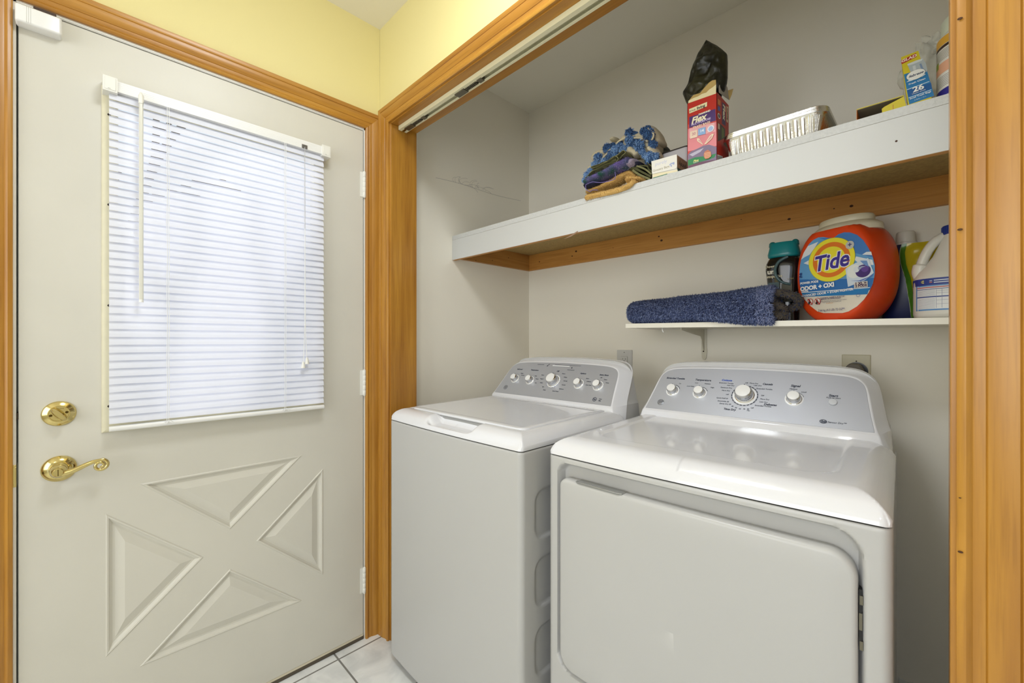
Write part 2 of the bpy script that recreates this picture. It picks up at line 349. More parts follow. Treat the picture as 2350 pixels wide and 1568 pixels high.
for zc in (1.832, 1.034, .238):
    b = MB(); b.box(-.001, .002, DY1-.012, DY1+.016, zc-.05-DZ0, zc+.05-DZ0, JAMB)
    for i in range(5):
        z = zc-.05+i*.02-DZ0; b.lathe([(.0055, z+.0006), (.006, z+.0012), (.006, z+.0188), (.0055, z+.0194)], JAMB, Matrix.Translation((.006, DY1+.003, 0)), 14)
    b.lathe([(.002, zc-.054-DZ0), (.005, zc-.052-DZ0), (.005, zc+.052-DZ0), (.002, zc+.055-DZ0)], JAMB, Matrix.Translation((.006, DY1+.003, 0)), 12); b.build('hinge', DO)
# deadbolt
RX = lambda y, z, x=0: frame3((x, y, z-DZ0), (0, 1, 0), (0, 0, 1))     # local x=+y, y=+z, z=+x (towards the room)
M = RX(-.914, 1.010)
b = MB(); b.lathe([(.0325, 0), (.0325, .003), (.030, .006), (.021, .010), (.0205, .012), (.0185, .012), (.018, .0095), (0, .0095)], BRA, M, 48)
DB = b.build('deadbolt', DO)
b = MB(); Mt = M @ Matrix.Rotation(-.9, 4, 'Z')
b.loops([[(math.cos(a)*w, math.sin(a)*h, z) for a in [2*PI*i/24 for i in range(24)]] for w, h, z in ((.010, .007, .009), (.012, .0075, .014), (.020, .0082, .021), (.021, .0068, .029), (.015, .004, .035))], BRA, M=Mt)
b.build('thumb_turn', DB)
b = MB()
for sx_ in (-1, 1): b.lathe([(.0032, .0095), (.0032, .0102), (.0015, .0102), (.0015, .0097), (0, .0097)], mat('dark_brass', sr(100, 80, 40), .3, 1), M @ Matrix.Translation((sx_*.0145, sx_*.003, 0)), 12)
b.text('WESLOCK', .004, 0, .0135, MATS['dark_brass'], M, lift=.0096); b.build('deadbolt_screw', DB)
# lever
M = RX(-.914, .865)
b = MB(); b.lathe([(.033, 0), (.0335, .0025), (.031, .006), (.026, .010), (.022, .013), (.018, .014), (.0165, .020), (.0145, .022), (.0145, .030), (.016, .032), (.016, .040), (.012, .048), (.011, .050)], BRA, M, 48)
b.lathe([(.0105, .049), (.0105, .0525), (.009, .054), (0, .054)], BRA, M, 32); b.box(-.0008, .0008, -.008, .008, .0538, .0544, MATS['dark_brass'], M)
HD = b.build('door_handle', DO)
b = MB(); pts = []; rr = []
def bz(P, t): a, c, e, g = map(Vector, P); return a*(1-t)**3+c*3*t*(1-t)**2+e*3*t*t*(1-t)+g*t**3
for i in range(17):
    t = i/16; p = bz([(.004, -.006, .043), (.035, -.006, .046), (.050, .016, .048), (.078, .016, .049)], t); pts.append(p); rr.append(.0075-.003*t)
c = Vector((.078, .003, .049))
for i in range(1, 30):
    t = i/29; a = PI/2-t*PI*3.1; r = .013*(1-t)**.8+.0025; pts.append(c+Vector((math.cos(a)*r, math.sin(a)*r-.001*t, .001*t))); rr.append(.0045-.0018*t)
b.tube(pts, rr, BRA, 14, M); b.build('lever', HD)
b = MB()
for sx_ in (-1, 1): b.lathe([(.0035, .0085), (.0035, .0095), (.0018, .0095), (.0018, .009), (0, .009)], MATS['dark_brass'], M @ Matrix.Translation((sx_*.0265, sx_*.004, 0)), 12)
b.build('rose_screw', HD)
b = MB(); b.box(-.030, .0022, DY0-.0095, DY0-.0035, .862-DZ0-.028, .862-DZ0+.028, BRA); b.box(.001, .003, DY0-.0095, DY0-.0035, .862-DZ0-.022, .862-DZ0+.022, BRA); b.build('strike_plate', DO, bevel=.0006)
b = MB(); b.box(-.03, .0008, DY0-.006, DY0-.0005, 1.003-DZ0, 1.020-DZ0, SCR); b.build('deadbolt_bolt', DO)
b = MB(); b.box(-.044, .0006, DY0, DY1, -.012, -.0008, mat('rubber_sweep', sr(215, 205, 180), .6)); b.build('door_sweep', DO, smooth=0)
# sensor box at the door's top corner
SN = thing('door_alarm_sensor', 'white plastic alarm sensor box at the top left corner of the door', 'sensor', (.019, -.948, 2.016))
b = MB(); P = rrect(-.040, .040, -.0225, .0225, .005)
M = frame3((0, 0, 0), (0, 1, 0), (0, 0, 1))
b.loops([[(x, y, z) for x, y in inset(P, d)] for d, z in ((.001, -.0195), (0, -.012), (0, .010), (.002, .0135), (.005, .015))], PLA, M=M); b.build('housing', SN)
b = MB()
for k in (-.021, -.0175, -.014): b.box(k, k+.0006, -.020, .020, .0149, .0152, mat('seam_grey', sr(190, 188, 180), .5), M)
b.build('seam', SN, smooth=0)
b = MB(); b.box(-.010, .030, .0215, .032, -.0005, .006, mat('brown_plastic', sr(60, 40, 28), .5), M); b.build('magnet', SN, bevel=.001)
# ------------------------------------------------------------------ blind
SL = bpy.data.materials.new('slat_white'); SL.use_nodes = True; nt = SL.node_tree
d1 = nt.nodes.new('ShaderNodeBsdfDiffuse'); d1.inputs[0].default_value = sr(234, 235, 244)
t1 = nt.nodes.new('ShaderNodeBsdfTranslucent'); t1.inputs[0].default_value = (.84, .87, 1, 1); m1 = nt.nodes.new('ShaderNodeMixShader'); m1.inputs[0].default_value = .17
nt.links.new(d1.outputs[0], m1.inputs[1]); nt.links.new(t1.outputs[0], m1.inputs[2]); nt.links.new(m1.outputs[0], nt.nodes['Material Output'].inputs[0])
BL = thing('window_blind', 'white mini blind hanging closed over the door window', 'blind', (.0, -.53, .95))
M0 = Matrix.Translation((0, .53, -.95))
b = MB(); sy0, sy1 = -.819, -.242; xs = .030; nsl = 42; z1 = 1.8775; z0 = .985; hw = .0128; tl = math.radians(66)
for k in range(nsl):
    zc = z1-(z1-z0)*k/(nsl-1); L_ = []
    for y in (sy0, sy1):
        row = []
        for i in range(7):
            t = -1+2*i/6; h = .0022*(1-t*t)            # crown bulges to the room
            row.append((xs-t*hw*math.cos(tl)+h*math.sin(tl), y, zc-t*-hw*math.sin(tl)+h*math.cos(tl)))
        L_.append(row)
    # outer edge up, room edge down
    b.add(L_[0]+L_[1], [(i, i+1, i+8, i+7) for i in range(6)], SL, M0)
b.build('slats', BL, smooth=60, fix=False)
b = MB(); b.box(.012, .042, -.826, -.226, 1.888, 1.917, PLA, M0)
for q in range(5): b.box(.0417, .0423, -.826, -.226, 1.891+q*.005, 1.8925+q*.005, PLA, M0)
b.build('headrail', BL, bevel=.002)
for ya in (-.832, -.252):
    b = MB(); b.box(.0005, .046, ya, ya+.030, 1.882, 1.9225, PLAW, M0); b.box(.046, .0472, ya+.004, ya+.026, 1.886, 1.919, PLAW, M0)
    b.box(.0465, .0475, ya+.010, ya+.016, 1.888, 1.890, MATS['seam_grey'], M0); b.build('end_bracket', BL, bevel=.0015)
b = MB(); P = rrect(.018, .040, .952, .966, .006, 4); b.loops([[(x, y, z) for x, z in P] for y in (sy0, sy1)], PLA, M=M0); b.build('bottom_rail', BL)
WND = mat('clear_wand', sr(222, 220, 208), .2, spec=.6)
b = MB(); yw = ox(324, 400, .058).y; b.tube([(.056, yw, 1.868), (.058, yw, 1.80), (.062, yw, 1.312)], .0048, WND, 6, M0); b.lathe([(.0052, 1.31), (.0052, 1.316), (.004, 1.318)], PLA, M0 @ Matrix.Translation((.062, yw, 0)), 10)
WN = b.build('tilt_wand', BL)
b = MB(); b.tube([(.044, yw, 1.902), (.054, yw, 1.900), (.057, yw, 1.89), (.056, yw, 1.875)], .0025, PLAW, 8, M0); b.lathe([(.006, 1.868), (.0065, 1.89), (.004, 1.895)], PLAW, M0 @ Matrix.Translation((.056, yw, 0)), 10)
b.tube([(.056+.006*math.cos(a), yw+.004, 1.868+.006*math.sin(a)) for a in [i*.5 for i in range(13)]], .001, CHR, 6, M0); b.build('wand_hook', WN)
CRD = mat('white_cord', sr(240, 240, 238), .7)
for px in (386, 655):
    y = ox(px, 600, .043).y; b = MB()
    for dy in (-.0022, .0022): b.tube([(.0425, y+dy+.0006*math.sin(i), 1.888-i*(1.888-.962)/30) for i in range(31)], .0007, CRD, 4, M0)
    b.tube([(.043, y-.012, .962), (.046, y-.008, .966), (.046, y-.004, .960), (.043, y, .966), (.045, y+.006, .968), (.045, y+.012, .962), (.043, y+.014, .960)], .0012, CRD, 5, M0)
    b.build('ladder_cord', BL)
y = ox(700, 500, .047).y; b = MB()
for s_, zb in ((-.004, 1.128), (.004, 1.142)):
    b.tube([(.0455, y, 1.892), (.047, y, 1.6), (.048, y+s_*.2, 1.26), (.048, y+s_*1.4, zb)], .0011, CRD, 5, M0)
b.tube([(.047, y, 1.262), (.048, y, 1.256)], .0028, CRD, 6, M0); PC = b.build('pull_cord', BL)
for s_, zb in ((-.004, 1.128), (.004, 1.142)):
    b = MB(); b.lathe([(.0025, zb+.001), (.004, zb-.002), (.0078, zb-.022), (.006, zb-.023)], PLAW, M0 @ Matrix.Translation((.048, y+s_*1.6, 0)), 12); b.build('tassel', PC)
b = MB(); b.box(.042, .045, y-.009, y+.009, 1.888, 1.901, mat('dark_lock', sr(90, 85, 80), .4), M0); b.build('cord_lock', BL)
# bare tree outside, seen as shadow through the blind
BK = mat('bark', sr(90, 80, 70), .9)
TRE = MB(); rnd = random.Random(11)
def branch(p, d, l, r, n):
    q = [p]; dd = d.copy()
    for i in range(4): dd = (dd+Vector((rnd.gauss(0, .12), rnd.gauss(0, .12), rnd.gauss(0, .08)))).normalized(); q.append(q[-1]+dd*l/4)
    TRE.tube(q, [r*(1-.12*i) for i in range(5)], BK, 6)
    if n:
        for k in range(3):
            j = q[2+k % 3]; branch(j, (dd+Vector((rnd.gauss(0, .5), rnd.gauss(0, .7), rnd.gauss(.1, .4)))).normalized(), l*.68, r*.6, n-1)
branch(Vector((-4.2, -1.9, -.4)), Vector((.02, .04, 1)), 2.6, .15, 4)
tag(TRE.build('bare_tree', smooth=60), 'bare tree outside the door, its shadow falling on the blind', 'tree')
ms_box('ground', -30, -.16, -20, 20, -.5, -.4, m_=mat('outdoor_ground', sr(196, 196, 190), .9))
# ------------------------------------------------------------------ ceiling lamp (out of frame, lights the hall)
CL = thing('ceiling_lamp', 'round white ceiling lamp above the door and closet corner', 'lamp', (LAMP[0], LAMP[1], ZC))
b = MB(); b.lathe([(.22, 0), (.22, -.018), (.21, -.022)], mat('lamp_metal', sr(220, 220, 220), .4)); b.build('lamp_base', CL)
LE = mat('lamp_glass', (.88, .935, 1, 1), .4, emit=LAMP_STRENGTH)
CL2 = thing('fill_lamp', 'round white ceiling lamp added unseen behind the camera for fill light', 'lamp', (2.2, -1.75, ZC))  # second fixture added to brighten the fronts and door, never in view
b = MB(); b.lathe([(.16, 0), (.16, -.018), (.15, -.022)], MATS['lamp_metal']); b.build('lamp_base', CL2)
LE2 = mat('fill_lamp_glass', (1, .98, .95, 1), .4, emit=FILL_STRENGTH)
b = MB(); b.lathe([(.148, -.022), (.142, -.045), (.12, -.068), (.08, -.086), (.03, -.093), (0, -.094)], LE2); b.build('lamp_shade', CL2)
b = MB(); b.lathe([(.205, -.022), (.198, -.042), (.165, -.062), (.11, -.078), (.04, -.085), (0, -.086)], LE); b.build('lamp_shade', CL)
# ------------------------------------------------------------------ washer and dryer
MW = .686; CT = Vector((0, .13, .16)).normalized(); CY0, CZ0 = .485, .952
def bow(p, k=.009):
    return Vector((p.x, p.y-k*(1-(2*min(max(p.x/MW, 0), 1)-1)**2)*max(0., 1-max(p.y, 0)/.4), p.z))
def sst(t): t = min(max(t, 0), 1); return t*t*(3-2*t)
def sdr(x, z, x0, x1, z0, z1, rs):     # signed distance of a rounded rectangle, radii bl br tr tl
    cx_, cz_ = (x0+x1)/2, (z0+z1)/2
    r = rs[1 if x > cx_ else 0] if z < cz_ else rs[2 if x > cx_ else 3]
    qx, qz = abs(x-cx_)-(x1-x0)/2+r, abs(z-cz_)-(z1-z0)/2+r
    return math.hypot(max(qx, 0), max(qz, 0))+min(max(qx, qz), 0)-r
def frange(a, b, n): return [a+(b-a)*i/n for i in range(n+1)]
def cabinet(parent, z0, z1, D, nf, ns, nz, dep_front=None, dep_right=None):
    r = .016; P = []
    for y in frange(D, r+.002, 4): P.append((0, y, -1, 0, 's'))
    for a in frange(PI, 1.5*PI, 8): P.append((r+r*math.cos(a), r+r*math.sin(a), math.cos(a), math.sin(a), 'c'))
    for x in frange(r+.002, MW-r-.002, nf): P.append((x, 0, 0, -1, 'f'))
    for a in frange(1.5*PI, 2*PI, 8): P.append((MW-r+r*math.cos(a), r+r*math.sin(a), math.cos(a), math.sin(a), 'c'))
    for y in frange(r+.002, D, ns): P.append((MW, y, 1, 0, 'r'))
    Z = [z0]+[z0+.003]+frange(z0+.01, z1-.008, nz)+[z1-.003, z1-.0008, z1]; V = []; n = len(P)
    for z in Z:
        e = .0035*(1-math.sqrt(max(0, 1-(max(0, .004-(z1-z))/.004)**2)))+.002*(z < z0+.001)
        for x, y, nx, ny, s_ in P:
            d = e
            if s_ == 'f' and dep_front: d += dep_front(x, z)
            if s_ == 'r' and dep_right: d += dep_right(y, z)
            V.append((x-nx*d, y-ny*d, z))
    b = MB(); b.T = bow
    b.add(V, [(j*n+i, j*n+i+1, (j+1)*n+i+1, (j+1)*n+i) for j in range(len(Z)-1) for i in range(n-1)], WHTF)
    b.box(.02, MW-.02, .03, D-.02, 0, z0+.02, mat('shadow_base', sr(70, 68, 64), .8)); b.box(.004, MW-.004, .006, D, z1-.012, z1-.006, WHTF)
    return b.build('cabinet', parent, smooth=50, fix=False)
def decksurf(parent, zs, fn, D, nx=150, ny=130):
    def cosmap(t): return .5-.5*math.cos(PI*t)
    b = MB(); b.T = bow; xs_ = sorted(set([MW*cosmap(i/60) for i in range(61)]+[MW*i/nx for i in range(nx+1)])); ys_ = sorted(set([D*(i/60)**2 for i in range(61)]+[D*i/ny for i in range(ny+1)]))
    def corner(x, y):     # round the plan corners
        r = .016; X = min(x, MW-x)
        if X < r and y < r:
            a, c = r-X, r-y; l = math.hypot(a, c); m_ = max(a, c)
            if l > 1e-6: f = m_/l; a, c = a*f, c*f
            X, y = r-a, r-c; x = X if x < MW/2 else MW-X
        return x, y
    V = []
    for y in ys_:
        for x in xs_: z = fn(x, y); q = corner(x, y); V.append((q[0], q[1], zs+z))
    n = len(xs_); m_ = len(ys_); F_ = [(j*n+i, j*n+i+1, (j+1)*n+i+1, (j+1)*n+i) for j in range(m_-1) for i in range(n-1)]
    b.box(.006, MW-.006, .007, D+.1, zs-.012, zs+.001, mat('seam_shadow', sr(70, 66, 60), .8)); V0 = len(b.v)
    k = len(V); edge = [j*n for j in range(m_-1, -1, -1)]+list(range(1, n))+[j*n+n-1 for j in range(1, m_)]
    for i in edge: V.append((min(max(V[i][0], .0012), MW-.0012), max(V[i][1], .0012), zs-.0004))
    for i in range(len(edge)-1): F_.append((edge[i], edge[i+1], k+i+1, k+i))
    b.add(V, F_, WHT); return b.build('top_deck', parent, smooth=50)
def gq(d, w=.036): d = min(max(d/w, 0), 1); return (1-(1-d)**2.1)**.70
CF = [(.016, 0), (.030, .016), (.037, .04), (.046, .095), (.053, .14), (.062, .17), (.082, .192), (.12, .2015), (.2, .2065), (.27, .2088), (.343, .2095)]
CPN = [(.043, .024), (.0405, .028), (.048, .07), (.055, .115), (.060, .15), (.068, .172), (.086, .187), (.12, .195), (.2, .2), (.343, .203)]
def resm(H, n=5):
    R = []
    for i in range(len(H)-1):
        a, b_, c, d = [Vector(H[k]) for k in (max(i-1, 0), i, i+1, min(i+2, len(H)-1))]
        for k in range(n):
            t = k/n; R.append(tuple(.5*((2*b_)+(c-a)*t+(2*a-5*b_+4*c-d)*t*t+(3*b_-a-3*c+d)*t**3)))
    return R+[H[-1]]
CF = [CF[0]]+resm(CF[1:]); CPN = resm(CPN)
def mirror(H): return H+[(MW-x, s_) for x, s_ in H[::-1] if abs(x-MW/2) > 1e-3]
def cpt(x, s_, back=0): return (x, CY0+s_*CT.y+back, CZ0+s_*CT.z)
def console(parent):
    F_ = mirror(CF); b = MB()
    def ring(e, back, yend=None):
        P = inset(F_, -e) if e else F_; R = []
        for (x, s_), (fx, fs) in zip(P, F_):
            s_ = max(s_, 0) if fs > 0 else 0; x = min(max(x, .006), MW-.006); q = cpt(x, s_, back)
            if yend: q = (q[0], yend, q[2])
            R.append(q if s_ > 0 else (q[0], q[1], .916))
        return R
    P0 = inset(F_, .004); P0 = [cpt(x, max(s_, 0.0), 0) if f_[1] > 0 else (min(max(x, .006), MW-.006), CY0, .916) for (x, s_), f_ in zip(P0, F_)]
    b.loops([P0, ring(-.0015, .0012), ring(0, .004), ring(.006, .018), ring(.016, .040), ring(.022, .058)], WHT, True, False)
    o = b.build('console', parent, smooth=50)
    b = MB(); b.loops([ring(.020, .0575), ring(.020, 0, .645)], WHTF, False, True); b.build('console_back', parent, smooth=40)
    b = MB(); Q = mirror(CPN); b.loops([[cpt(x, s_, -.0004-d) for x, s_ in inset(Q, i_)] for i_, d in ((0, 0), (.0006, .0006))], SIL, False, True); return b
def mloc(o, a, px, py):         # measured photo point -> (x, s) on the console face of the machine
    c, s_ = math.cos(a), math.sin(a); d = ray(px, py); q = CAM-Vector((o[0], o[1], 0))
    L_ = lambda v: Vector((c*v.x+s_*v.y, -s_*v.x+c*v.y, v.z)); q, d = L_(q), L_(d); n = Vector((0, -CT.z, CT.y))
    t = (Vector((0, CY0, CZ0))-q).dot(n)/d.dot(n); h = q+d*t; return h.x, (h.z-CZ0)/CT.z
def cM(x, s_): return frame3(cpt(x, s_, -.0012), (1, 0, 0), tuple(CT))
PT = mat('panel_white', sr(238, 238, 238), .35); DK = mat('panel_ink', sr(66, 70, 84), .5)
def knob(parent, x, s_, r, h, ring=True, ink=None):
    M = cM(x, s_); b = MB()
    b.lathe([(r*1.42, -.0006), (r*1.42, .0006), (r*1.38, .0010), (r*1.18, .0010)], PT, M, 48)
    b.lathe([(r*1.18, -.0005), (r*1.17, .0014), (r*1.10, .0020), (r*1.06, h*.75), (r*1.02, h*.84)], CHR, M, 48)
    k = b.build('knob', parent, smooth=35)
    b = MB(); b.lathe([(r*1.02, h*.84), (r*.93, h*.97), (r*.90, h)], CHR, M, 48); b.lathe([(r*.90, h), (r*.86, h+.0012), (r*.6, h+.0018), (0, h+.002)], PLA, M, 48)
    b.box(-.0009, .0009, r*.93, r*1.12, h*.3, h*.9, DK, M); b.build('knob_cap', k, smooth=35); return k
def badge(parent, x, s_):
    M = cM(x, s_); b = MB(); b.lathe([(.0115, -.0004), (.0112, .0014), (.010, .0018), (0, .0018)], mat('badge_grey', sr(150, 152, 156), .3, .3), M, 40)
    for i in range(4): b.prism(arcband(0, 0, .0088, .0096, i*PI/2+.15, i*PI/2+1.3, 10), .0004, DK, M @ Matrix.Translation((0, 0, .0016)))
    b.text('GE', .0098, 0, 0, DK, M, lift=.0018, shear=.35); b.build('badge', parent, smooth=30)
# --- washer
WO, WA = (.1757, -.052), 0.0
WS = thing('washing_machine', 'white top loading washing machine with a grey dial console, left of the dryer', 'washing machine', (WO[0], WO[1], 0), WA)
def wr(y, z):
    d = 0
    for z0 in (.654, .464, .275):
        d = max(d, .005*sst(-sdr(y, z, .056, .56, z0, z0+.136, (.035,)*4)/.008+.2))
    return d
cabinet(WS, .026, .9045, .63, 24, 110, 190, dep_right=wr)
def wdeck(x, y):
    d = min(x+.004, MW-x+.004, y); z = .041*gq(d, .052)+.006*min(1, max(0, (y-.04)/.4))
    sx = sst((x-.225)/.045)*sst((.485-x)/.045); z -= .030*sx*sst((.075-y)/.02)*sst((y-.004)/.018)
    if x > .045 and x < .640 and y > .062: z -= .004
    return z
decksurf(WS, .9075, wdeck, .52)
b = MB(); P = rrect(.047, .636, .060, .478, [.032, .032, .006, .006], 10)
def lidz(p, z): return (p[0], p[1], z+.006*min(1, max(0, (p[1]-.04)/.4)))
b.loops([[lidz(p, z) for p in inset(P, d)] for d, z in ((.003, .9425), (0, .9445), (0, .9495), (.0015, .9515), (.006, .9525), (.022, .9520), (.026, .9512))], WHT, False, True); b.T = None
b.build('lid', WS, smooth=40)
b = MB(); b.loops([[lidz(p, z) for p in inset(P, d)] for d, z in ((-.0012, .9405), (-.0012, .9450), (.001, .9450))], mat('seal_grey', sr(150, 150, 150), .6), False, False); b.build('lid_seal', WS, smooth=0)
b = MB(); b.box(.255, .455, .060, .066, .914, .944, mat('latch_grey', sr(170, 170, 168), .5)); b.build('handle_recess', WS, smooth=0)
PN = console(WS)
for px, py, r, h in ((1183, 869.5, .0150, .020), (1217, 873, .0150, .020), (1270.6, 875, .0225, .028), (1328.8, 881.7, .0155, .020), (1373, 885.7, .0155, .020)): knob(WS, *mloc(WO, WA, px, py), r, h)
badge(WS, *mloc(WO, WA, 1161, 889))
b = PN; M0_ = frame3(cpt(0, 0, -.0018), (1, 0, 0), tuple(CT))
def lab(b, o, a, px, py, s, sz, mt=DK, bold=0, shear=.15): x, q = mloc(o, a, px, py); b.text(s, sz, x, q, mt, M0_, bold=bold, shear=shear)
for t in ((1193.5, 847.5, 'Soil Level', .0085), (1227.6, 849.6, 'Temperature', .0085), (1281, 852.3, 'Off', .009), (1339, 857.5, 'Options', .0085), (1387, 861, 'Extra Rinse', .0085)): lab(b, WO, WA, *t, bold=.0002)
for px, py, s in ((1198.5, 857, 'Heavy'), (1200, 861.5, 'Normal'), (1230, 863, 'Cold'), (1233, 870, 'Warm'), (1230, 879, 'Hot'), (1246, 861, 'Rinse'), (1244, 869.5, 'Rugged'), (1243, 878.5, 'Heavy'), (1247, 888, 'Spin'), (1250, 895, 'Drain'), (1294, 858, 'Colors'), (1298, 866, 'Whites'), (1298, 874.5, 'Normal'), (1294, 883.5, 'Casuals'), (1289, 893, 'Delicates'), (1275, 898, 'Speed Wash'), (1349, 869, 'Fabric'), (1352, 876, 'Softener'), (1351, 884, 'Auto Soak'), (1380, 867, 'Off'), (1390, 871.5, 'Once'), (1394, 879, 'Twice')): lab(b, WO, WA, px, py, s, .0062)
for i, px in enumerate((1183, 1217, 1270.6, 1328.8, 1373)):
    x, q = mloc(WO, WA, px, (869.5, 873, 875, 881.7, 885.7)[i]); R = .0315 if i == 2 else .0215; seg = 16 if i == 2 else 4
    for k in range(seg):
        a0 = PI/2-.2-k*(2*PI*.92/seg if i == 2 else .35); b.prism(arcband(x, q, R-.0012, R+.0008, a0-(.22 if i == 2 else .26), a0, 6), .0003, INKB if (i == 2 and k % 5 < 2) else DK, M0_)
x, q = mloc(WO, WA, 1243, 837); b.box(x-.022, x+.016, q-.0008, q+.0008, 0, .0003, DK, M0_); x, q = mloc(WO, WA, 1258, 838.5); b.prism([(x-.004, q-.006), (x+.001, q-.006), (x+.002, q+.002), (x+.010, q+.006), (x+.004, q+.006), (x-.001, q)], .0003, DK, M0_)
x, q = mloc(WO, WA, 1300, 838.5); b.box(x-.06, x+.075, q-.0006, q+.0006, 0, .0003, DK, M0_); b.box(x-.07, x+.02, q-.007, q-.003, 0, .0003, PT, M0_)
x, q = mloc(WO, WA, 1313, 844.5); b.prism(ell(x, q, .003, .003, 16), .0004, DK, M0_); b.box(x-.018, x+.018, q-.013, q-.012, 0, .0003, DK, M0_); b.box(x-.018, x+.018, q-.009, q-.0085, 0, .0003, DK, M0_)
x, q = mloc(WO, WA, 1365, 916.5); b.prism(arcband(x, q, .0065, .0085, 0, 2*PI-.01, 30), .0004, DK, M0_); b.text('hc', .009, x, q, DK, M0_, bold=.0004); b.text('deep', .006, x+.024, q+.004, DK, M0_); b.text('FILL', .006, x+.024, q-.004, DK, M0_, bold=.0003)
b.build('control_panel', WS, smooth=0)
# --- dryer
DOo, DA = (.9045, .0079), math.atan2(.0311, .6853)
DR = thing('clothes_dryer', 'white clothes dryer with a large front door and grey dial console', 'dryer', (DOo[0], DOo[1], 0), DA)
RC = (.033, .650, .352, .885, (.045, .05, .048, .030))
def df(x, z): return .026*sst(-sdr(x, z, *RC[:4], RC[4])/.010+.25)
cabinet(DR, .026, .9000, .66, 150, 6, 200, dep_front=df)
def ddeck(x, y):
    d = min(x+.002, MW-x+.002, y); z = .043*gq(d, .056)+.004*min(1, y/.45)
    z -= .0035*sst(-sdr(x, y, .075, .605, .10, .60, (.05, .05, 0, 0))/.012)
    return z
decksurf(DR, .903, ddeck, .52)
PND = console(DR)
b = MB(); b.T = bow
P = rrect(.0415, .6425, .360, .848, [.042, .045, .042, .022], 12)
NP = []
for i in range(len(P)):         # refine straight edges
    a, c = Vector(P[i]), Vector(P[(i+1) % len(P)]); n_ = max(1, int((c-a).length/.03)); NP += [tuple(a.lerp(c, k/n_)) for k in range(n_)]
ce = Vector((.34, .60)); L_ = []
for d, y in ((.004, .024), (0, .020), (0, .002), (.0012, -.0025), (.004, -.0055), (.009, -.0068)): L_.append([(x, y, z) for x, z in inset(NP, d)])
ins = inset(NP, .009)
for k in (.85, .65, .45, .25, .06): L_.append([(ce.x+(x-ce.x)*k, -.0070, ce.y+(z-ce.y)*k) for x, z in ins])
b.loops(L_, WHTF, False, True); DD = b.build('door', DR, smooth=50)
b = MB(); b.T = bow; b.tube([(.092, .010, .846), (.094, -.002, .8485), (.100, -.0055, .8482), (.212, -.0055, .8482), (.220, -.002, .8485), (.223, .010, .846)], .0022, mat('handle_grey', sr(150, 150, 148), .35, .3), 8)
b.box(.094, .222, .002, .022, .838, .8487, MATS['handle_grey']); b.build('door_handle', DD)
for z in (.735, .47):
    b = MB(); b.box(.6435, .6475, .004, .022, z-.035, z+.055, BLK); b.box(.6445, .6490, .003, .006, z-.045, z-.030, MATS['dull_metal']); b.box(.6445, .6490, .003, .006, z+.03, z+.045, MATS['dull_metal']); b.box(.6437, .648, .003, .010, z-.012, z+.016, MATS['dull_metal']); b.build('hinge', DR)
for px, py, r, h in ((1544, 896.6, .0155, .020), (1606, 902, .0155, .020), (1709, 908, .0235, .028), (1822.6, 916, .0165, .020)): knob(DR, *mloc(DOo, DA, px, py), r, h)
x, q = mloc(DOo, DA, 1911.4, 924); b = MB(); b.lathe([(.0100, 0), (.0098, .003), (.0088, .0042), (0, .0046)], mat('button_grey', sr(196, 198, 202), .35), cM(x, q), 32); b.build('start_button', DR, smooth=35)
badge(DR, *mloc(DOo, DA, 1516.7, 923.4))
b = PND
for t in ((1551, 868.5, 'Extended Tumble', .0088), (1614, 872.5, 'Temperature', .0095), (1762, 882, 'Casuals', .0088), (1826, 886, 'Signal', .0105), (1912.6, 908.5, 'Start', .0105), (1768, 929, 'Delicates', .0088), (1674.5, 939.6, 'Time Dry', .0088)): lab(b, DOo, DA, *t, bold=.0003)
lab(b, DOo, DA, 1668.5, 873, 'Cottons', .0092, INKB, .0003)
for px, py, s in ((1561, 880.5, 'On'), (1585, 886.5, 'Low Heat'), (1599, 879, 'Low'), (1624, 881, 'Medium'), (1635, 889.5, 'High'), (1667, 879.5, 'Extended Tumble'), (1677, 884.8, 'Less Dry'), (1667, 890, 'Optimum Dry'), (1666, 896.5, 'More Dry'), (1669, 905.5, 'Off'), (1657.5, 914, 'Quick Fluff 20'), (1660, 921, 'Dewrinkle 20'), (1664.5, 927, 'Damp Dry 30'), (1713.5, 879, 'Off'), (1730, 880, 'More Dry'), (1739, 885, 'Less Dry'), (1754, 893, 'Extended Tumble'), (1750, 908, 'Off'), (1755, 916.5, 'More Dry'), (1752.5, 922.8, 'Less Dry'), (1751, 932, 'Extended Tumble'), (1681, 932.5, '40'), (1689, 936, '50'), (1698, 938.5, '60'), (1708, 939, '70'), (1717, 939, '80'), (1717.5, 942.5, 'Min'), (1726, 936.5, 'Off'), (1821, 893, 'Medium'), (1845, 900, 'Loud'), (1912.5, 913.5, 'Push to Start')): lab(b, DOo, DA, px, py, s, .0060)
x, q = mloc(DOo, DA, 1889.5, 967.3); b.prism(arcband(x, q, .0062, .0084, 0, 2*PI-.01, 30, .72), .0004, DK, M0_); b.text('he', .0105, x, q, DK, M0_, bold=.0006, shear=.2); lab(b, DOo, DA, 1921, 970.8, 'Sensor Dry™', .0072)
x, q = mloc(DOo, DA, 1709, 908)
for k in range(22):
    a0 = PI*.62-k*2*PI/23; b.prism(arcband(x, q, .0345, .0372, a0-.21, a0, 6), .0003, INKB if k == 21 else DK, M0_)
for px, py in ((1544, 896.6), (1606, 902), (1822.6, 916)):
    x, q = mloc(DOo, DA, px, py)
    for k in range(3): b.prism(arcband(x, q, .0232, .0248, PI*.42-k*.33-.27, PI*.42-k*.33, 6), .0003, DK, M0_)
b.build('control_panel', DR, smooth=0)
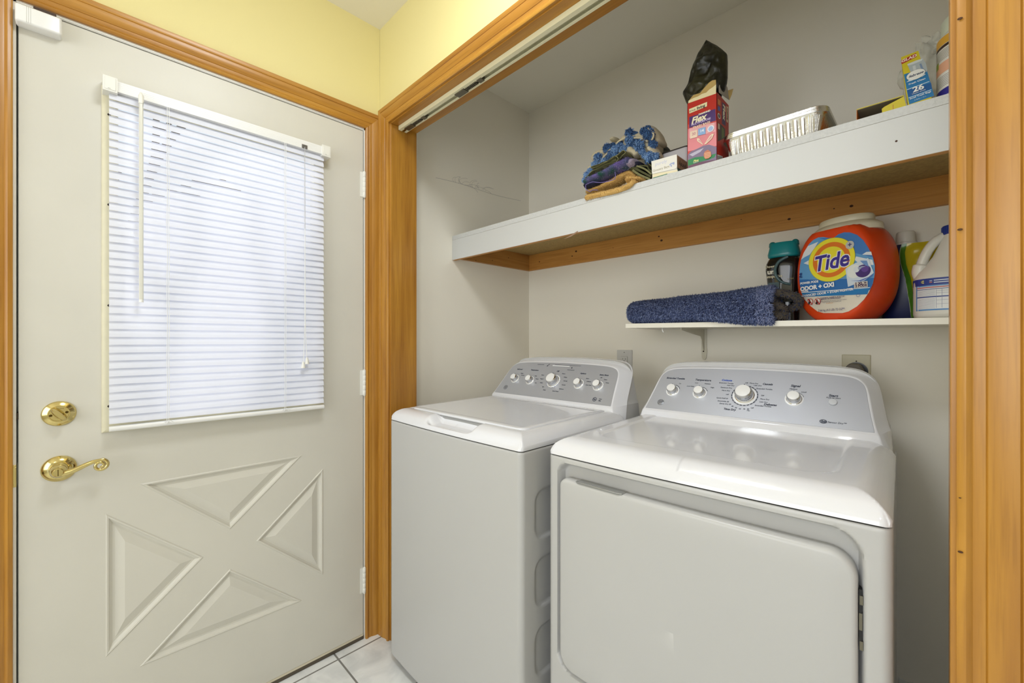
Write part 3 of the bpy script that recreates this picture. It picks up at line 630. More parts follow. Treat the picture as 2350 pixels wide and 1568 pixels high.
# ------------------------------------------------------------------ upper shelf
SHW = mat('painted_shelf', sr(204, 204, 200), .5, bump=.12, bump_s=90); SHE = mat('rough_painted_edge', sr(206, 206, 202), .7, bump=1.0, bump_s=160, noise_s=150, noise_a=.08)
PB = mat('particle_board', sr(186, 158, 100), .8, noise_s=120, noise_a=.22); KN = mat('wood_knot', sr(70, 40, 20), .8)
US = thing('closet_shelf', 'deep white painted shelf above the washer and dryer, on stained wooden cleats', 'shelf', (0, .372, 1.588))
Mu = Matrix.Translation((0, -.372, -1.588))
b = MB(); b.box(.0005, XCR-.001, .3735, YB-.001, 1.683, 1.7025, PB, Mu); b.box(.0005, XCR-.001, .3720, .3738, 1.6832, 1.7028, SHE, Mu); b.box(.0005, XCR-.001, .373, YB-.001, 1.7024, 1.703, SHW, Mu); b.build('shelf_board', US, smooth=0)
b = MB(); b.box(.0005, XCR-.001, .3722, .390, 1.5885, 1.6825, SHW, Mu); b.box(.0008, XCR-.001, .374, .3905, 1.588, 1.59, PX, Mu)
for px, py in ((2057, 324),): p = oy(px, py, .3721); b.lathe([(.0022, 0), (.0018, .0004), (0, .0004)], KN, Mu @ FRONT(p.x, .3721, p.z), 12)
p = oy(1300, 545, .372); q = oy(1325, 533, .372); b.prism([(p.x-.014, p.z-.004), (p.x+.02, p.z-.001), (q.x, q.z-.001), (q.x+.004, q.z+.003), (q.x, q.z+.004), (p.x+.01, p.z+.0015)], .0004, mat('chipped_wood', sr(150, 120, 96), .8), Mu @ FRONT(0, .3721, 0))
b.build('fascia', US, smooth=0)
b = MB(); b.box(.0005, XCR-.001, .8935, YB-.0005, 1.597, 1.6825, PX, Mu)
for px, py, r in ((1322, 577, .0045), (1313, 588, .003), (1238, 601, .003), (1407, 569, .0015), (1518, 552, .0045), (1512, 543, .003), (1701, 504, .0015), (1811, 503, .004), (1954, 473, .004), (1914, 479, .002)):
    p = oy(px, py, .8934); b.prism(ell(p.x, p.z, r*1.25, r, 14), .0004, KN, Mu @ FRONT(0, .8935, 0))
b.build('back_cleat', US, smooth=0)
b = MB(); b.box(.0005, .0195, .3905, .893, 1.597, 1.6825, PY, Mu)
for px, py in ((1092, 598), (1130, 598), (1167, 592)): p = ox(px, py, .0196); b.prism(ell(p.y, p.z, .0028, .0022, 12), .0004, KN, Mu @ frame3((.0195, 0, 0), (0, 1, 0), (0, 0, 1)))
b.build('side_cleat', US, smooth=0)
# ------------------------------------------------------------------ lower shelf
zt = lambda x: 1.271-.0117*(x-.757)
LS = thing('wall_shelf', 'narrow white shelf on a metal bracket under the big closet shelf', 'shelf', (.757, YB, 1.25)); Ml = Matrix.Translation((-.757, -YB, -1.25))
b = MB(); xa, xb = .757, XCR-.002; v = [(x, y, zt(x)-dz) for dz in (.0175, 0) for y in (.660, YB-.001) for x in (xa, xb)]; b.add(v, [(0, 2, 3, 1), (4, 5, 7, 6), (0, 1, 5, 4), (2, 6, 7, 3), (0, 4, 6, 2), (1, 3, 7, 5)], mat('melamine', sr(236, 231, 216), .35), Ml); b.build('shelf_board', LS, smooth=0, bevel=.0008)
BRK = mat('bracket_cream', sr(214, 208, 188), .4)
def bracket(x, nm):
    b = MB(); P = [(YB-.001, 1.2515), (.690, 1.2515), (.690, 1.243), (.79, 1.230), (.872, 1.2215), (.885, 1.205), (.8985, 1.164), (YB-.001, 1.164)]
    b.loops([[(x+d, y, z) for y, z in P] for d in (-.0012, .0012)], BRK, M=Ml); b.box(x-.009, x+.009, .688, YB-.004, 1.2512, 1.2528, BRK, Ml)
    P = [(x-.0105, 1.252), (x+.0105, 1.252), (x+.0105, 1.175), (x+.0115, 1.160), (x+.009, 1.135), (x+.004, 1.1265), (x-.004, 1.1265), (x-.009, 1.135), (x-.0105, 1.16)]
    b.prism(P[::-1], .004, BRK, Ml @ FRONT(0, YB-.0005, 0)); b.lathe([(.003, 0), (.003, .0052), (.0015, .0052), (0, .0046)], MATS['old_screw'], Ml @ FRONT(x-.002, YB, 1.160), 12); return b.build('bracket', LS, smooth=30)
bracket(.969, ''); bracket(1.76, '')
b = MB(); hk = .905; b.tube([(hk, .672, 1.254), (hk, .672, 1.249), (hk+.002, .668, 1.244), (hk+.006, .662, 1.239), (hk+.010, .660, 1.234)], .0014, PLA, 8, Ml); tag(b.build('cup_hook', LS), 'small white cup hook under the shelf')
# ------------------------------------------------------------------ outlets
WPL = mat('outlet_white', sr(214, 212, 206), .4)
OU = thing('wall_outlet', 'white wall outlet behind the right corner of the washer console', 'outlet', (.608, YB, 1.0975))
b = MB(); P = rrect(-.0395, .0395, -.0635, .0635, .003, 3); M = FRONT(0, 0, 0)
b.loops([[(x, y, z) for x, y in inset(P, d)] for d, z in ((0, .0004), (0, .004), (.0015, .006))], WPL, M=M); b.build('cover_plate', OU)
b = MB(); b.box(-.0168, .0168, -.0335, .0335, .006, .0066, mat('seam_dark', sr(120, 118, 112), .5), M); b.box(-.0162, .0162, -.0329, .0329, .006, .0078, WPL, M)
for zc in (.019, -.019):
    b.box(-.008, -.0062, zc-.001, zc+.006, .0077, .008, DARK, M); b.box(.006, .0078, zc-.001, zc+.006, .0077, .008, DARK, M); b.lathe([(.0022, .0077), (.0022, .008), (0, .008)], DARK, M @ Matrix.Translation((0, zc-.0075, 0)), 12)
b.box(-.005, .005, .001, .004, .0077, .0086, PLA, M); b.box(-.005, .005, -.004, -.001, .0077, .0086, PLA, M); b.lathe([(.002, .006), (.002, .0066), (0, .0066)], SCR, M @ Matrix.Translation((0, .052, 0)), 10)
b.build('receptacle', OU, smooth=30)
b = MB(); b.lathe([(.0015, .0078), (.0015, .0088), (0, .009)], mat('green_led', sr(60, 230, 150), .3, emit=2.5), M @ Matrix.Translation((.0135, -.031, 0)), 10); tag(b.build('indicator_light', OU), 'tiny green indicator light')
PG = thing('power_plug', 'black power plug pushed into the outlet behind the washer', 'plug', (.603, YB-.008, 1.0785))
b = MB(); Mp = FRONT(0, 0, 0) @ Matrix.Rotation(.25, 4, 'Z')
b.loops([[(math.cos(a)*w, math.sin(a)*h, z) for a in [2*PI*i/20 for i in range(20)]] for w, h, z in ((.016, .012, 0), (.0175, .013, .004), (.017, .0125, .018), (.012, .009, .024))], BLK, M=Mp); b.build('plug_body', PG)
b = MB(); b.tube([(0, -.026, 0), (.002, -.034, -.01), (.004, -.036, -.05), (0, -.034, -.18)], .0045, BLK, 8); b.build('power_cord', PG)
OD = thing('dryer_outlet', 'beige metal outlet plate behind the right corner of the dryer console', 'outlet', (1.452, YB, 1.097))
BEI = mat('beige_plate', sr(206, 198, 168), .4, noise_s=40, noise_a=.06)
b = MB(); P = rrect(-.038, .036, -.060, .060, .002, 3); b.loops([[(x, y, z) for x, y in inset(P, d)] for d, z in ((0, .0004), (0, .003), (.002, .005))], BEI, M=M); b.lathe([(.0022, .005), (.002, .0062), (0, .0066)], SCR, M @ Matrix.Translation((0, .039, 0)), 12); b.build('cover_plate', OD)
b = MB(); b.lathe([(.0300, .005), (.0298, .0064), (.027, .0066), (.0265, .0055), (0, .0055)], BLK, M @ Matrix.Translation((0, .006, 0)), 40); b.build('receptacle', OD)
DP = thing('dryer_plug', 'dark grey dryer plug in the beige outlet plate', 'plug', (1.449, YB-.0063, 1.103))
b = MB(); GP = mat('grey_rubber', sr(112, 104, 92), .5)
oc = lambda s: [(.024*s, -.008*s), (.024*s, .006*s), (.016*s, .022*s), (.008*s, .0265*s), (-.008*s, .0265*s), (-.016*s, .022*s), (-.025*s, .004*s), (-.024*s, -.012*s), (-.012*s, -.03*s), (.012*s, -.03*s)]
b.loops([[(x, y, z) for x, y in oc(s)] for s, z in ((.98, 0), (1, .003), (.97, .022), (.85, .032))], GP, M=M)
for k in range(5): b.box(-.010+k*.004, -.0085+k*.004, -.012, .010, .031, .0335, GP, M)
b.build('plug_body', DP, smooth=20); b = MB(); b.tube([(0, -.02, -.026), (0, -.024, -.06), (0, -.022, -.14), (.01, -.02, -.3)], .009, BLK, 10); b.build('power_cord', DP)
p = oy(2066, 1561, YB); OL = thing('low_wall_outlet', 'pale outlet plate low on the closet back wall right of the dryer', 'outlet', (p.x+.036, YB, p.z-.055))
b = MB(); P = rrect(-.0395, .0395, -.0635, .0635, .004, 3); b.loops([[(x, y, z) for x, y in inset(P, d)] for d, z in ((0, .0004), (0, .004), (.0015, .006))], PLAW, M=M); b.build('cover_plate', OL)
b = MB(); b.lathe([(.014, .006), (.013, .0075), (0, .0075)], DARK, M @ Matrix.Translation((-.012, .040, 0)), 20); b.build('cable_hole', OL)
#PART3
# ------------------------------------------------------------------ things on the upper shelf
ZS = 1.7030
def cm(c): return mat('print_%d_%d_%d' % c, sr(*c), .45)
class Face:
    """flat printing on a plane y=const facing the room, coordinates taken from measured points"""
    def __init__(s, y, M=None, mb=None): s.y = y; s.b = mb or MB(); s.k = 0; s.o = Vector((0, 0, 0))
    def P(s, px, py): p = oy(px, py, s.y); return (p.x, max(p.z, ZS+.0008))
    def poly(s, pts, c): s.k += 1; q = ccw([s.P(*p) for p in pts]); s.b.prism(q, .00008, cm(c), FRONT(-s.o.x, s.y-.00012*s.k-s.o.y, -s.o.z)); return s
    def text(s, t, px, py, size, c, bold=0, shear=0, rot=0, sx=1): s.k += 1; x, z = s.P(px, py); s.b.text(t, size, x, z, cm(c), FRONT(-s.o.x, s.y-.00012*s.k-s.o.y, -s.o.z), bold=bold, shear=shear, rot=rot, sx=sx, ext=.0001); return s
    def disc(s, px, py, rx, rz, c): s.k += 1; x, z = s.P(px, py); s.b.prism(ell(x, z, rx, rz, 40), .00008, cm(c), FRONT(-s.o.x, s.y-.00012*s.k-s.o.y, -s.o.z)); return s
z4 = lambda x, y: (1480+x/7.841, 220+y/7.841)      # reading aids for measured points
z5 = lambda x, y: (1280+x/3.5644, 60+y/3.5644)
z7 = lambda x, y: (1930+x/6.031, 40+y/6.031)
zc = lambda x, y: (1330+x/7.84, 280+y/7.84)
# red carton of bin bags
bx0, bx1, by0, by1, bz1 = 1.1187, 1.2017, .386, .481, 1.899
RB = thing('bin_bag_carton', 'tall red carton of bin bags with a torn open top, on the closet shelf', 'carton', (bx0, by0, ZS)); O = Vector((bx0, by0, ZS)); Mo = Matrix.Translation(-O)
RED = mat('carton_red', sr(190, 40, 24), .45); CARD = mat('raw_card', sr(190, 160, 96), .8); CREAM = mat('cream_card', sr(236, 222, 176), .7); GREYC = mat('grey_card', sr(186, 180, 168), .8)
b = MB(); t_ = .0012
for a in ((bx0, bx1, by0, by0+t_), (bx0, bx1, by1-t_, by1), (bx0, bx0+t_, by0, by1), (bx1-t_, bx1, by0, by1)): b.box(*a, ZS, bz1, RED, Mo)
b.box(bx0, bx1, by0, by1, ZS, ZS+t_, RED, Mo); b.build('carton_body', RB, smooth=0)
f = Face(by0); f.o = O
f.poly([z4(770, 520), z4(1290, 440), z4(1290, 1270), z4(770, 1340)], (206, 70, 66)).poly([z4(775, 600), z4(1285, 470), z4(1290, 900), z4(775, 1000)], (226, 136, 142)).poly([z4(800, 590), z4(1250, 480), z4(1270, 640), z4(800, 760)], (238, 176, 178))
f.poly([z4(800, 385), z4(1270, 235), z4(1280, 445), z4(800, 580)], (76, 44, 110))
f.poly([z4(775, 1060), z4(830, 1000), z4(930, 960), z4(1050, 900), z4(1150, 880), z4(1290, 920), z4(1290, 1270), z4(775, 1340)], (128, 112, 138)).poly([z4(800, 1060), z4(960, 980), z4(1060, 940), z4(1000, 1010), z4(860, 1090)], (186, 180, 198))
f.poly([z4(775, 1160), z4(900, 1110), z4(1060, 1090), z4(1290, 1040), z4(1250, 1110), z4(1150, 1150), z4(1000, 1190), z4(775, 1265)], (44, 130, 78)).poly([z4(775, 1265), z4(1000, 1190), z4(1290, 1150), z4(1290, 1290), z4(775, 1350)], (112, 74, 96))
f.poly([z4(798, 243), z4(1122, 112), z4(1118, 192), z4(803, 322)], (240, 230, 184))
f.text('true', *z4(860, 262), .0105, (60, 56, 60), rot=.02).text('living', *z4(1010, 203), .0115, (40, 36, 44), bold=.0003, rot=.02)
f.text('DIAMOND', *z4(1075, 305), .0062, (250, 244, 226), bold=.0003, sx=1.1).text('Flex', *z4(965, 420), .0245, (248, 238, 204), bold=.0009, shear=.25, sx=1.0)
f.text('MULTIPURPOSE', *z4(1010, 472), .0075, (216, 200, 236), sx=1.05, bold=.0002).text('TRASH BAGS', *z4(1020, 530), .0085, (246, 216, 190), bold=.0003)
f.poly([z4(820, 650), z4(948, 615), z4(948, 745), z4(820, 780)], (240, 214, 190)).text('30', *z4(884, 690), .0110, (206, 150, 150), bold=.0004)
f.poly([z4(963, 600), z4(1095, 563), z4(1095, 690), z4(963, 722)], (140, 176, 220)).text('14', *z4(1030, 635), .0110, (236, 240, 250), bold=.0004)
f.disc(*z4(1190, 595), .0090, .0092, (238, 236, 240)).disc(*z4(1190, 597), .0066, .0068, (170, 190, 226))
for pts in ([(1052, 890), (950, 820), (945, 770), (985, 775), (1040, 860)], [(1075, 880), (1170, 730), (1215, 690), (1245, 695), (1215, 770), (1110, 870)]): f.poly([z4(*p) for p in pts], (240, 226, 190))
for pts in ([(1040, 868), (968, 815), (965, 790), (990, 795)], [(1095, 862), (1180, 742), (1218, 708), (1205, 765)]): f.poly([z4(*p) for p in pts], (222, 160, 164))
f.poly([z4(*p) for p in ((1065, 1060), (1085, 1010), (1140, 975), (1190, 1010), (1205, 1080), (1160, 1130), (1100, 1145), (1070, 1110))], (196, 120, 90))
for k in range(4): f.poly([z4(1075+k*4, 1040+k*26), z4(1195, 1015+k*26), z4(1195, 1024+k*26), z4(1075+k*4, 1049+k*26)], (240, 196, 150))
f.text('Pine', *z4(925, 1175), .0085, (226, 226, 140), bold=.0003, shear=.3).text('scented', *z4(930, 1200), .0048, (236, 240, 230))
f.b.build('front_label', RB, smooth=0)
b = MB(); Mx = Matrix.Translation(-O) @ frame3((bx1+.0001, 0, 0), (0, 1, 0), (0, 0, 1)); X = lambda px, py: (lambda p: (p.y, max(p.z, ZS+.0008)))(ox(px, py, bx1))
def xp(pts, c, k): b.prism(ccw([X(*z4(*p)) for p in pts]), .0001, cm(c), Mx @ Matrix.Translation((0, 0, .0001*k)))
b.box(by0+.0006, by1-.0006, ZS+.0005, bz1-.001, -.00005, 0, RED, Mx); xp([(1385, 110), (1445, 160), (1450, 545), (1385, 500)], (64, 36, 96), 0); xp([(1312, 480), (1385, 530), (1445, 600), (1440, 760), (1312, 820)], (58, 44, 40), 0); xp([(1380, 560), (1420, 600), (1425, 740), (1380, 780)], (96, 110, 50), 1)
xp([(1310, 50), (1358, 90), (1358, 180), (1310, 150)], (226, 140, 70), 1); xp([(1312, 180), (1352, 205), (1352, 280), (1312, 258)], (60, 96, 190), 1); xp([(1466, 180), (1495, 205), (1492, 490), (1466, 462)], (236, 214, 176), 1); xp([(1312, 490), (1345, 515), (1345, 610), (1312, 590)], (226, 200, 180), 2)
p = X(*z4(1332, 365)); b.prism(ell(p[0], p[1], .011, .0075, 24), .0001, cm((236, 232, 226)), Mx @ Matrix.Translation((0, 0, .0002))); b.prism(ell(p[0], p[1], .007, .005, 20), .0001, cm((50, 60, 70)), Mx @ Matrix.Translation((0, 0, .0004)))
p = X(*z4(1420, 300)); b.text('Flex', .026, p[0], p[1], cm((246, 236, 206)), Mx, rot=-PI/2, bold=.0008, lift=.0006); p = X(*z4(1480, 330)); b.text('trueliving', .009, p[0], p[1], cm((50, 46, 50)), Mx, rot=-PI/2, lift=.0006)
xp([(1300, 1055), (1395, 1090), (1395, 1160), (1300, 1192)], (236, 232, 230), 3)
for k in range(6): xp([(1306+k*13, 1075+k*4), (1312+k*13, 1077+k*4), (1312+k*13, 1170), (1306+k*13, 1172)], (40, 36, 40), 4)
b.build('side_label', RB, smooth=0)
def sheet(b, pts, thick, m_, y=None, x=None, O=O):
    if y is not None: q = [(p.x, p.z) for p in (oy(*p, y) for p in pts)]; b.prism(ccw(q), thick, m_, FRONT(-O.x, y-O.y, -O.z))
    else: q = [(p.y, p.z) for p in (ox(*p, x) for p in pts)]; b.prism(ccw(q), thick, m_, frame3((x-O.x, -O.y, -O.z), (0, 1, 0), (0, 0, 1)))
b = MB(); sheet(b, [z5(*p) for p in ((1068, 632), (1295, 552), (1296, 478), (1270, 500), (1240, 520), (1215, 545), (1180, 556), (1150, 575), (1110, 590), (1070, 612))], .001, CREAM, y=by0-.0004)
sheet(b, [z5(*p) for p in ((1075, 608), (1110, 565), (1165, 548), (1200, 505), (1240, 462), (1265, 445), (1294, 440), (1296, 480), (1262, 508), (1210, 547), (1150, 578), (1100, 600))], .001, CARD, y=by0+.003); b.build('torn_front_flap', RB, smooth=0)
b = MB(); sheet(b, [z5(*p) for p in ((1322, 432), (1385, 500), (1402, 606), (1318, 545), (1316, 500), (1326, 470))], .001, GREYC, x=bx1-.002)
b.build('side_flap', RB, smooth=0)
b = MB(); sheet(b, [z5(*p) for p in ((1392, 528), (1436, 513), (1424, 560), (1404, 605), (1398, 570))], .001, CARD, y=by1+.001); b.build('back_flap', RB, smooth=0)
# black bag pulled up out of the carton
BAG = mat('black_film', sr(20, 19, 15), .38, spec=.45, bump=1.0, bump_s=45, col2=sr(48, 46, 22), noise_s=14)
BG = thing('black_bin_bag', 'black plastic bin bag pulled up out of the torn red carton', 'bag', (1.165, .435, ZS+.05)); Ob = Vector((1.165, .435, ZS+.05))
rows = [(92, 1619.5, 1621.5), (97, 1615, 1627), (104, 1610, 1634), (114, 1602, 1645), (126, 1596, 1656), (140, 1588, 1667), (160, 1583, 1668), (180, 1578, 1668), (190, 1572, 1668), (197, 1567, 1668), (208, 1571, 1666), (220, 1575, 1662), (226, 1578, 1655)]
R_ = []
for py, l, r in rows:
    pl, pr = oy(l, py, .428), oy(r, py, .428); R_.append(((pl.x+pr.x)/2, (pr.x-pl.x)/2, (pl.z+pr.z)/2))
R_.append((1.158, .034, 1.86)); R_.append((1.16, .033, ZS+.09)); R_.append((1.16, .03, ZS+.05))
def bagpt(u, v):
    t = v*(len(R_)-1); i = min(int(t), len(R_)-2); k = t-i; c, w, z = [R_[i][j]*(1-k)+R_[i+1][j]*k for j in range(3)]
    a = 2*PI*u; dy = min(.034, .004+.55*w); n_ = noise.noise(Vector((math.cos(a)*2.2, math.sin(a)*2.2, z*28)))*.5+noise.noise(Vector((math.cos(a)*5, math.sin(a)*5, z*70)))*.25
    ca = math.cos(a); return (c+w*(abs(ca)**.8)*(1 if ca > 0 else -1)-Ob.x, .432+dy*math.sin(a)*(1+.9*n_*abs(math.sin(a)))-Ob.y, z-Ob.z)
b = MB(); b.grid(bagpt, 72, 80, BAG); b.build('bag_film', BG, smooth=60)
# white carton with a dark rimmed carton behind
wx0, wx1 = 1.0072, 1.0864
WB = thing('white_bag_carton', 'small white carton with green print between the towels and the red carton', 'carton', (wx0, .39, ZS)); O2 = Vector((wx0, .39, ZS)); Mw = Matrix.Translation(-O2)
WC = mat('white_card', sr(236, 232, 222), .5); TAN = mat('tan_card', sr(176, 152, 120), .6)
b = MB(); zb = 1.7606
b.loops([[(wx0, .39, z), (wx1-.0004, .39, z), (wx1-.0004, .462, z), (wx0, .462, z)] for z in (ZS, zb)], WC, M=Mw); b.box(wx1-.0004, wx1, .39, .462, ZS, zb-.002, TAN, Mw); b.build('carton_body', WB, smooth=0)
f = Face(.39); f.o = O2
f.poly([z4(140, 1410), z4(590, 1330), z4(590, 1480), z4(140, 1560)], (236, 224, 186)).poly([z4(145, 1475), z4(405, 1400), z4(405, 1500), z4(145, 1570)], (52, 120, 96)).poly([z4(410, 1405), z4(588, 1362), z4(588, 1440), z4(410, 1500)], (176, 196, 224)).poly([z4(180, 1490), z4(262, 1467), z4(262, 1486), z4(180, 1510)], (226, 236, 232))
f2 = Face(.3882, mb=f.b); f2.o = O2; f2.text('purely', *z4(290, 1205), .015, (200, 202, 224)).text('Grocery Bags', *z4(290, 1312), .0098, (180, 172, 150), bold=.0002)
for dx, dy in ((455, 1240), (475, 1222), (475, 1262), (500, 1215), (520, 1208), (520, 1225)): f2.disc(*z4(dx, dy), .0024, .0024, (170, 180, 216))
f.b.build('front_label', WB, smooth=0)
b = MB(); P = ccw([(p.x, p.z) for p in (oy(*z4(*q), .3885) for q in ((118, 1180), (575, 1052), (580, 1270), (560, 1312), (130, 1408)))]); b.prism(P, .0008, WC, FRONT(-O2.x, .3888-O2.y, -O2.z)); b.build('front_flap', WB, smooth=0)
b = MB(); Mx2 = Mw @ frame3((wx1+.0001, 0, 0), (0, 1, 0), (0, 0, 1)); b.box(.3902, .4618, ZS+.0005, zb-.0025, -.00005, .0000, TAN, Mx2); b.text('purely', .020, .428, 1.738, cm((56, 44, 40)), Mx2, rot=PI, bold=.0004); b.box(.392, .46, ZS, ZS+.020, 0, .0002, cm((36, 92, 84)), Mx2); b.box(.40, .43, ZS+.004, ZS+.012, .0002, .0003, cm((180, 200, 210)), Mx2); b.build('side_label', WB, smooth=0)
TB = thing('open_tissue_carton', 'small open carton with a dark rim behind the white bag carton', 'carton', (1.02, .47, ZS)); Mt_ = Matrix.Translation((-1.02, -.47, -ZS))
b = MB(); p, q = oy(1524, 352, .475), oy(1578, 350, .475); GL_ = mat('pale_lining', sr(206, 204, 208), .4)
P0 = rrect(p.x-.008, q.x+.004, .470, .56, .012, 4); b.loops([[(x, y, z) for x, y in inset(P0, d)] for d, z in ((0, ZS), (0, p.z-.001), (.0015, p.z-.001), (.0015, ZS+.01))], GL_, M=Mt_); b.loops([[(x, y, z) for x, y in inset(P0, d)] for d, z in ((-.0008, p.z-.004), (-.0008, p.z), (.002, p.z), (.002, p.z-.004))], mat('dark_rim', sr(50, 40, 38), .5), False, False, M=Mt_); b.build('carton_body', TB, smooth=30)
# nested foil pans
FOIL = mat('foil_pan', sr(232, 230, 224), .24, 1, bump=.25, bump_s=120)
def panloops(zoff, walls=True):
    x0, x1, y0, y1 = 1.2125, 1.4500, .392, .575; N_ = 400; L_ = []
    base = rrect(x0, x1, y0, y1, .030, 10); D_ = []; per = 0
    for i in range(len(base)):
        a, c = Vector(base[i]), Vector(base[(i+1) % len(base)]); n_ = max(1, int((c-a).length/.0011))
        for k in range(n_): D_.append(tuple(a.lerp(c, k/n_)))
    for d, z, fl in ((-.0035, .0560, 0), (-.0040, .0575, 0), (-.0035, .0590, 0), (-.001, .0592, 0), (.002, .0575, 0), (.004, .0540, .0), (.006, .050, .6), (.018, .008, 1), (.021, .002, .5), (.026, .0, 0)):
        Q = inset(D_, d); R = []; s_ = 0
        for i, (x, y) in enumerate(Q):
            s_ += (Vector(D_[i])-Vector(D_[i-1])).length if i else 0; corner = (x < x0+.042 or x > x1-.042)
            if corner: k = math.sin(s_/.0024*2*PI/2)*.0009+noise.noise(Vector((s_*300, z*120, 0)))*.0007
            else: k = .0016*max(-1, min(1, 2.2*math.sin(s_/.0155*2*PI)))
            n_ = Vector((x-(x0+x1)/2, y-(y0+y1)/2)); side = Vector((0, math.copysign(1, n_.y))) if abs(n_.y) > .07 else Vector((math.copysign(1, n_.x), 0))
            R.append((x+side.x*k*fl, y+side.y*k*fl, z+zoff))
        L_.append(R)
    return L_
op = Vector((1.33, .48, ZS)); lbs = ['outermost foil baking pan of the nested stack, its fluted wall showing', 'foil baking pan nested second from the bottom, only its rim showing', 'foil baking pan nested third from the bottom, only its rim showing', 'topmost foil baking pan of the nested stack beside the red carton']
for k in range(4):
    b = MB(); b.loops([[(x-op.x, y-op.y, z) for x, y, z in r] for r in panloops(0)], FOIL, False, True)
    if k == 0: o = b.build('foil_pan', None, smooth=50); src = o
    else: o = src.copy(); COL.objects.link(o)
    o.location = (op.x, op.y, ZS+.0005+k*.0036); o.rotation_euler = (0, 0, (.0, .004, -.003, .005)[k]); tag(o, lbs[k], 'baking pan', 'nested foil pans on the closet shelf')
    if k: o.scale = (1-.004*k, 1-.006*k, 1)
# yellow open box
YC = mat('yellow_card', sr(214, 196, 40), .5); OC = mat('orange_card', sr(206, 112, 28), .6); GC = mat('inner_card', sr(160, 150, 128), .8)
YB_ = thing('yellow_open_box', 'flat yellow box lying open on the shelf, left of the yellow and blue box', 'box', (1.503, .43, ZS)); O3 = Vector((1.503, .43, ZS)); My = Matrix.Translation(-O3)
xa, xb2, ya, yb2 = 1.5035, 1.586, .425, .520; zl = oy(1964, 253, ya).z
b = MB()
for a in ((xa, xb2, yb2-.001, yb2, ZS, zl+.002), (xa, xb2, ya, ya+.001, ZS, zl-.028), (xb2-.001, xb2, ya, yb2, ZS, zl)): b.box(*a, YC, My)
b.box(xa, xb2, ya, yb2, zl, zl+.0015, YC, My); b.box(xa, xa+.001, ya, yb2, ZS, zl, OC, My); b.box(xa+.001, xb2-.001, yb2-.0022, yb2-.0010, ZS, zl, GC, My); b.box(xa+.001, xb2-.001, ya+.001, yb2-.001, zl-.0008, zl, GC, My); b.build('box_body', YB_, smooth=0)
b = MB(); sheet(b, [z7(*p) for p in ((565, 1270), (600, 1240), (862, 1100), (872, 1105), (905, 1235), (905, 1262), (572, 1345))], .0012, YC, y=.4225, O=O3)
p = oy(*z7(742, 1250), .421); b.box(p.x-.003, p.x-.002, p.z-.004, p.z+.008, 0, .0002, cm((190, 110, 50)), FRONT(-O3.x, .4212-O3.y, -O3.z)); b.build('front_flap', YB_, smooth=0)
b = MB(); sheet(b, [z7(*p) for p in ((430, 1300), (470, 1255), (505, 1258), (500, 1285), (475, 1300), (470, 1315))], .0012, mat('olive_scrap', sr(150, 150, 70), .7), y=.515, O=O3); tag(b.build('torn_tab', YB_, smooth=0), 'torn olive and white tab inside')
# yellow and blue box
GB = thing('yellow_blue_carton', 'leaning yellow and blue carton of small trash bags at the right end of the shelf', 'carton', (1.6, .42, ZS)); O4 = Vector((1.6, .42, ZS))
by = .42; BLU = (44, 124, 180)
c4 = [oy(*z7(*p), by+k) for p, k in (((945, 1205), 0), ((1290, 1100), 0), ((1070, 460), .03), ((830, 552), .03))]
c4[0].z -= .022; c4[1].z -= .022
u_ = (c4[1]-c4[0]).normalized(); v_ = (c4[3]-c4[0]).normalized(); nb = u_.cross(v_).normalized()     # n points to the room
b = MB(); bk = [p-nb*.05 for p in c4]; vs = [p-O4 for p in c4+bk]; b.add(vs, [(0, 1, 2, 3), (4, 7, 6, 5), (1, 5, 6, 2), (0, 3, 7, 4), (3, 2, 6, 7), (0, 4, 5, 1)], YC); b.build('carton_body', GB, smooth=0)
Mg = frame3(c4[0]-O4, tuple(c4[1]-c4[0]), tuple(v_)); Mi = Mg.inverted(); b = MB(); kk = [0]
if (Mg.to_3x3() @ Vector((0, 0, 1))).dot(nb) < 0: nb = -nb
def gp(px, py):
    d = ray(px, py); n_ = Mg.to_3x3() @ Vector((0, 0, 1)); t = (c4[0]-CAM).dot(n_)/d.dot(n_); q = Mi @ (CAM+d*t-O4); return (q.x, q.y)
def gpoly(pts, c): kk[0] += 1; b.prism(ccw([gp(*z7(*p)) for p in pts]), .00008, cm(c), Mg @ Matrix.Translation((0, 0, .0001*kk[0])))
def gtxt(t, x, y, s, c, **k): kk[0] += 1; q = gp(*z7(x, y)); b.text(t, s, q[0], q[1], cm(c), Mg, lift=.0001*kk[0], ext=.0001, **k)
gpoly([(870, 790), (960, 760), (1080, 735), (1190, 735), (1290, 1085), (945, 1205)], BLU); gpoly([(915, 1005), (1245, 905), (1262, 985), (935, 1100)], (32, 92, 156))
gpoly([(912, 1000), (1222, 884), (1224, 890), (914, 1007)], (220, 232, 236)); gpoly([(935, 1113), (1248, 1000), (1250, 1006), (937, 1120)], (220, 232, 236))
gpoly([(832, 600), (1038, 496), (1045, 548), (838, 650)], (178, 44, 34)); gtxt('GLAD', 938, 572, .0092, (246, 232, 220), bold=.0003, shear=.15, rot=.10, sx=1.05)
gpoly([(918, 650), (1130, 572), (1175, 640), (1195, 735), (1180, 760), (970, 780)], (176, 186, 190)); gpoly([(918, 650), (1040, 600), (1130, 572), (1120, 600), (1000, 650), (925, 672)], (214, 220, 220)); gpoly([(990, 680), (1030, 665), (1045, 760), (1010, 770)], (206, 212, 212)); gpoly([(1085, 650), (1110, 640), (1150, 740), (1120, 750)], (128, 150, 180))
